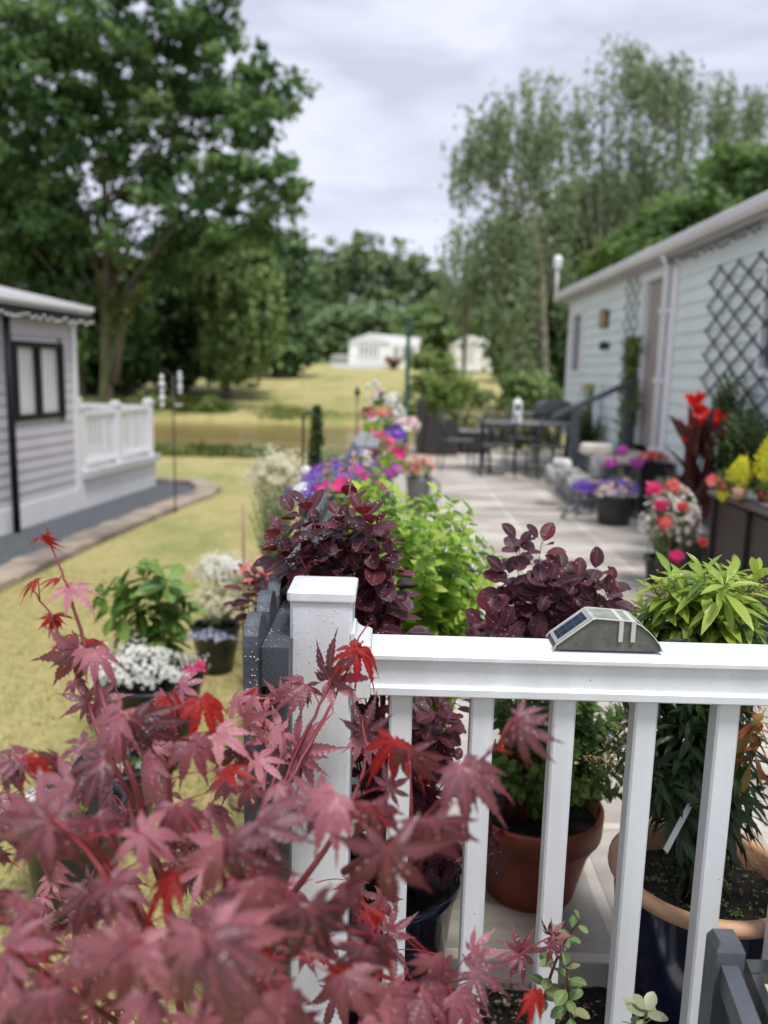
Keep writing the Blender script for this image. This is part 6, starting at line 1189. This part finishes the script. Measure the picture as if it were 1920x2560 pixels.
# climber by the door
yc = Yp(1577, 950, 2.9); r = empty('climber', 'narrow bright green climbing plant up the slim trellis beside the door', 'climber', (2.9, yc, .0)); n = 2600
hh = rng.random(n); zt_c = PX(1572, 848, 2.9).z; pos = np.stack([2.9+rng.normal(size=n)*.04, yc+rng.normal(size=n)*(.10+.05*np.sin(hh*14)), .1+hh*(zt_c-.1)], 1); scatter('leaves', SMALL, pos, rdir(n, .4), rdir(n)+np.array([-1, 0, .3]), .06, LLIME, r); b = MB()
for k in range(3): b.tube([(2.92, yc+.05*k-.05, 0), (2.9, yc+.06*math.sin(k*2), zt_c*.5), (2.91, yc, zt_c-.1)], .006)
b.build('stems', STEM, r)
q = P(1480, 1070, 11.6); mound('shrub', 'dark green shrub against the wall seen below the slate handrail', 'shrub', (min(q.x, 2.8), 11.6, 0), (min(2.75, q.x), 11.6, q.z-.1), (.22, .25, .42), 60, MIDG, None, L=.07, zone=.5, nleaf=24)
q = P(1494, 975, 11.8); mound('shrub', 'small yellow flowered sprig above the dark wall shrub', 'plant', (2.8, 11.9, .5), (2.8, 11.9, q.z), (.1, .15, .1), 14, PALEG, leafmat('soft_yellow', (.6, .5, .12), (.7, .6, .2)), 20, .04, L=.06)
# steps, landing, handrail
st = empty('door_steps', 'slate grey wooden steps and landing with beige treads below the mobile home door', 'steps', (2.5, 9.3, 0))
BEIGE = mat('beige_tread', (.50, .45, .36), .6, .12, 4)
ly0, ly1 = 8.6, 10.0
b = MB(); b.box(2.30, 2.97, ly0, ly1, .0, .50); b.box(2.02, 2.299, ly0+.1, ly1, 0, .27); b.build('side_panel', DARKWOOD, st)
for x0, x1, z, dy in ((2.27, 2.97, .503, 0), (1.99, 2.26, .273, .1)): b = MB(); b.box(x0, x1, ly0+dy-.03, ly1+.01, z, z+.035); b.build('tread', BEIGE, st)
hx1 = PX(1590, 955, 2.93); yh = hx1.y; t1_ = P(1590, 950, 10.05); t0_ = P(1385, 1042, 10.05); m_ = P(1441, 1015, 10.05)
b = MB(); v = t1_-t0_; Mh = Matrix.Rotation(-math.atan2(v.z, v.x), 4, 'Y'); b.cbox((t0_+t1_)/2, (v.length+.05, .07, .06), 0, Mh, .008); b.build('handrail', DARKWOOD, st)
for x_, z0_, zt_q in ((m_.x, 0, m_.z-.04), (t1_.x-.06, .3, t1_.z-.07)): b = MB(); b.box(x_-.045, x_+.045, 10.01, 10.09, z0_, zt_q); b.build('post', DARKWOOD, st)
wb = P(1500, 1102, 9.3); b = MB(); r = empty('storage_tub', 'white tub with a teal end lying on the landing', 'tub', (wb.x, 9.3, .54)); b.cbox((wb.x-.03, 9.3, .60), (.34, .22, .12), 0, None, .025); b.build('body', mat('cream_plastic', (.70, .65, .58), .5), r); b = MB(); b.cbox((wb.x+.175, 9.3, .60), (.06, .2, .11), 0, None, .015); b.build('lid', mat('teal_plastic', (.03, .30, .32), .4), r)
# stone ornaments and wheel
for i, (x, y, r3, lb) in enumerate(((1395, 1190, (.17, .16, .16), 'left pale grey boulder beside the steps'), (1405, 1160, (.12, .12, .08), 'small white stone lying on top of the left boulder'), (1440, 1215, (.14, .14, .14), 'dark grey boulder behind the iron wheel'), (1500, 1170, (.14, .16, .16), 'grey stone against the side of the steps'))):
    q = P(x, y, 8.9-.35*(i == 2)); rock(lb, (q.x, q.y, max(r3[2]*.5, q.z)), r3, STONE if i != 1 else mat('white_stone', (.6, .6, .58), .8, .1), 20+i)
q = P(1462, 1215, 8.35); wh = empty('ornamental_wheel', 'small grey iron cart wheel ornament leaning on the stones', 'wheel', (q.x, 8.35, 0)); b = MB(); Rr = .15; zc = .16
b.tube([(q.x+Rr*math.cos(a), 8.35+.03*math.sin(a), zc+Rr*math.sin(a)) for a in np.linspace(0, 6.2832, 25)], .014, 6, cap=False); b.build('rim', GREYMETAL, wh)
for k in range(6): a = k*math.pi/3; b = MB(); b.tube([(q.x, 8.35, zc), (q.x+Rr*math.cos(a), 8.35+.03*math.sin(a), zc+Rr*math.sin(a))], .008, 5); b.build('spoke', GREYMETAL, wh)
b = MB(); b.lathe([(0, -.02), (.03, -.02), (.03, .02), (0, .02)], (q.x, 8.35, zc), 12, 0, Matrix.Rotation(R_(90), 4, 'X')); b.build('hub', GREYMETAL, wh)
q = P(1438, 1232, 8.1); b = MB(); b.tube([(q.x-.12, 8.1, .02), (q.x+.06, 8.2, .14)], .02, 6); b.tube([(q.x+.02, 8.1, .03), (q.x+.10, 8.15, .12)], .015, 6); tag(b.build('metal_bar', GREYMETAL), 'short silvery metal bars lying in front of the ornamental wheel', 'bar')
# wicker armchair, footstool
def armchair(label, x, y, s=1):
    r = empty('wicker_armchair', label, 'armchair', (x, y, 0)); b = MB(); b.cbox((x, y, .20), (.70*s, .68, .36), 0, None, .03); b.build('seat_base', WICKG, r)
    b = MB(); b.prism([(x-.36, .05), (x-.22, .05), (x-.18, .90), (x-.26, .95), (x-.36, .93)], 'y', y-.36, y+.36); b.build('backrest', WICKG, r)
    for k in (-1, 1): b = MB(); b.prism([(x-.22, .02), (x+.36, .02), (x+.36, .52), (x+.30, .58), (x+.02, .60), (x-.18, .74)], 'y', y+k*.36-.055, y+k*.36+.055); b.build('arm', WICKG, r)
    b = MB(); b.cbox((x+.06, y, .43), (.52, .58, .10), 0, None, .03); b.build('cushion', mat('grey_cushion', (.26, .26, .27), .9, .1), r); return r
q = G(1085, 1126, 0); armchair('dark grey wicker armchair with its back to the fence at the far patio end', P(1088, 1080, 14.6).x+.02, 14.6)
q = P(1182, 1100, 14.8); r = empty('wicker_footstool', 'low wicker footstool table right of the wicker armchair', 'footstool', (q.x, 14.8, 0)); b = MB(); b.cbox((q.x, 14.8, .19), (.52, .55, .36), 0, None, .03); b.build('body', WICKG, r); b = MB(); b.cbox((q.x, 14.8, .40), (.55, .58, .045), 0, None, .012); b.build('top', mat('grey_glass_top', (.30, .31, .32), .15), r)
# dining table and chairs
BLK = BLACKMETAL
tq = P(1310, 1060, 12.1); zt_t = .73; dt = empty('dining_table', 'glass topped black metal garden dining table in front of the steps', 'table', (tq.x, 12.1, 0))
b = MB(); b.cbox((tq.x, 12.1, zt_t), (1.25, .95, .02), 0, None, .004); b.build('table_top', mat('wet_table_glass', (.38, .39, .39), .1, .15, coat=.6), dt); b = MB(); b.cbox((tq.x, 12.1, zt_t-.025), (1.27, .97, .03), 0, None, .006); b.build('frame', BLK, dt)
for sx_ in (-1, 1):
    for sy_ in (-1, 1): b = MB(); b.tube([(tq.x+sx_*.56, 12.1+sy_*.42, zt_t-.03), (tq.x+sx_*.52, 12.1+sy_*.38, 0)], .022, 6); b.build('leg', BLK, dt)
MESHF = mat('dark_sling', (.06, .06, .065), .7)
def chair(label, x, y, rz):
    r = empty('metal_chair', label, 'chair', (0, 0, 0), 'metal garden chairs round the table')
    b = MB(); b.cbox((0, 0, .43), (.46, .44, .025), 0, None, .01); b.build('seat', MESHF, r)
    b = MB()
    for k in range(9): b.tube([(-.2+.05*k, .205, .46), (-.2+.05*k, .275, .84)], .006, 5)
    b.build('backrest', MESHF, r)
    for k in (-1, 1):
        b = MB(); b.tube([(k*.24, -.20, 0), (k*.24, -.21, .62), (k*.24, .15, .66)], .012, 6); b.build('leg', BLK, r); b = MB(); b.tube([(k*.24, .28, 0), (k*.23, .20, .43), (k*.22, .28, .86)], .012, 6); b.build('leg', BLK, r)
    b = MB(); b.tube([(-.22, .28, .86), (.22, .28, .86)], .012, 6); b.tube([(-.24, -.2, .2), (.24, -.2, .2)], .008, 5); b.build('frame', BLK, r)
    r.location = (x, y, 0); r.rotation_euler = (0, 0, rz); return r
ch = chair('metal garden chair at the near left corner of the dining table', tq.x-.45, 11.45, R_(175))
for x, y, a, lb in ((tq.x+.25, 11.4, 190, 'metal garden chair at the near right side of the dining table'), (tq.x-.95, 12.15, 95, 'metal garden chair at the left end of the dining table'), (tq.x+.1, 12.9, 0, 'metal garden chair on the far side of the dining table')): dup(ch, (x, y, 0), lb, rz=R_(a))
q = P(1293, 1045, 12.3); r = empty('lantern', 'white candle lantern standing on the dining table', 'lantern', (q.x, 12.3, zt_t+.01)); b = MB(); z_ = zt_t+.011; b.box(q.x-.06, q.x+.06, 12.24, 12.36, z_, z_+.02); b.lathe([(.08, z_+.25), (.0, z_+.33)], (q.x, 12.3, 0), 4); b.box(q.x-.06, q.x+.06, 12.24, 12.36, z_+.235, z_+.25)
for a_, c_ in ((-1, -1), (1, -1), (1, 1), (-1, 1)): b.box(q.x+a_*.05-.008, q.x+a_*.05+.008, 12.3+c_*.05-.008, 12.3+c_*.05+.008, z_+.02, z_+.235)
b.build('frame', WHITE2, r); b = MB(); b.lathe([(0, z_+.02), (.03, z_+.02), (.03, z_+.13), (0, z_+.13)], (q.x, 12.3, 0), 12); b.build('candle', WHITE2, r)
# kettle barbecue
q = P(1385, 1030, 13.3); bq = empty('barbecue', 'black trolley barbecue with silver lid behind the dining table', 'barbecue', (q.x, 13.3, 0)); b = MB(); b.cbox((q.x, 13.3, .72), (.60, .42, .20), 0, None, .02); b.build('firebox', BLK, bq)
b = MB(); b.prism([(q.x-.30, .83), (q.x+.30, .83), (q.x+.28, .95), (q.x+.14, 1.02), (q.x-.14, 1.02), (q.x-.28, .95)], 'y', 13.1, 13.5); b.build('lid', GREYMETAL, bq); b = MB(); b.cbox((q.x-.44, 13.3, .80), (.26, .38, .03), 0, None, .006); b.build('side_shelf', GREYMETAL, bq)
for sx_ in (-1, 1):
    for sy_ in (-1, 1): b = MB(); b.tube([(q.x+sx_*.26, 13.3+sy_*.17, .62), (q.x+sx_*.28, 13.3+sy_*.18, 0)], .016, 6); b.build('leg', BLK, bq)
# green post beyond the patio
q = P(1017, 985, 16.2); zt_p = P(1017, 795, 16.2).z; gp2 = empty('green_post', 'tall dark green post standing beyond the far end of the fence', 'post', (q.x, 16.2, -.3)); GRN = mat('dark_green_paint', (.012, .06, .055), .45)
b = MB(); b.lathe([(.05, -.3), (.05, .1), (.042, .12), (.042, zt_p-.04)], (q.x, 16.2, 0), 14); b.build('shaft', GRN, gp2); b = MB(); b.lathe([(.042, zt_p-.039), (.062, zt_p-.03), (.055, zt_p+.01), (0, zt_p+.03)], (q.x, 16.2, 0), 14); b.build('cap', GRN, gp2)
# reed tufts at the near pond bank, each its own clump
for i, (x, lb) in enumerate(((430, 'low green clump on the near pond bank right of the lodge deck'), (540, 'broad green clump on the near pond bank in the middle of the lawn edge'), (640, 'small green clump on the near pond bank beside the cream shrub'))):
    q = P(x, 1145, 15.9); mound('bank_plant', lb, 'plant', (q.x, 15.9, -.32), (q.x, 15.9, -.24), (.75, .3, .22), 30, MIDG if i == 1 else PALEG, None, L=.11, zone=.25, nleaf=16, group='plants on the near pond bank')
for i, (x, lb) in enumerate(((500, 'bright green clump at the far pond edge'), (350, 'leafy clump at the far pond edge near the feeders'))):
    q = P(x, 1040, 32.0); mound('bank_plant', lb, 'plant', (q.x, 32.3, -.4), (q.x, 32.3, -.25), (1.8, .8, .55), 30, LLIME, None, L=.3, zone=.5, nleaf=16, group='plants on the far pond bank')
print('OBJECTS', len(bpy.data.objects), 'FACES', sum(len(o.data.polygons) for o in bpy.data.objects if o.type == 'MESH'))
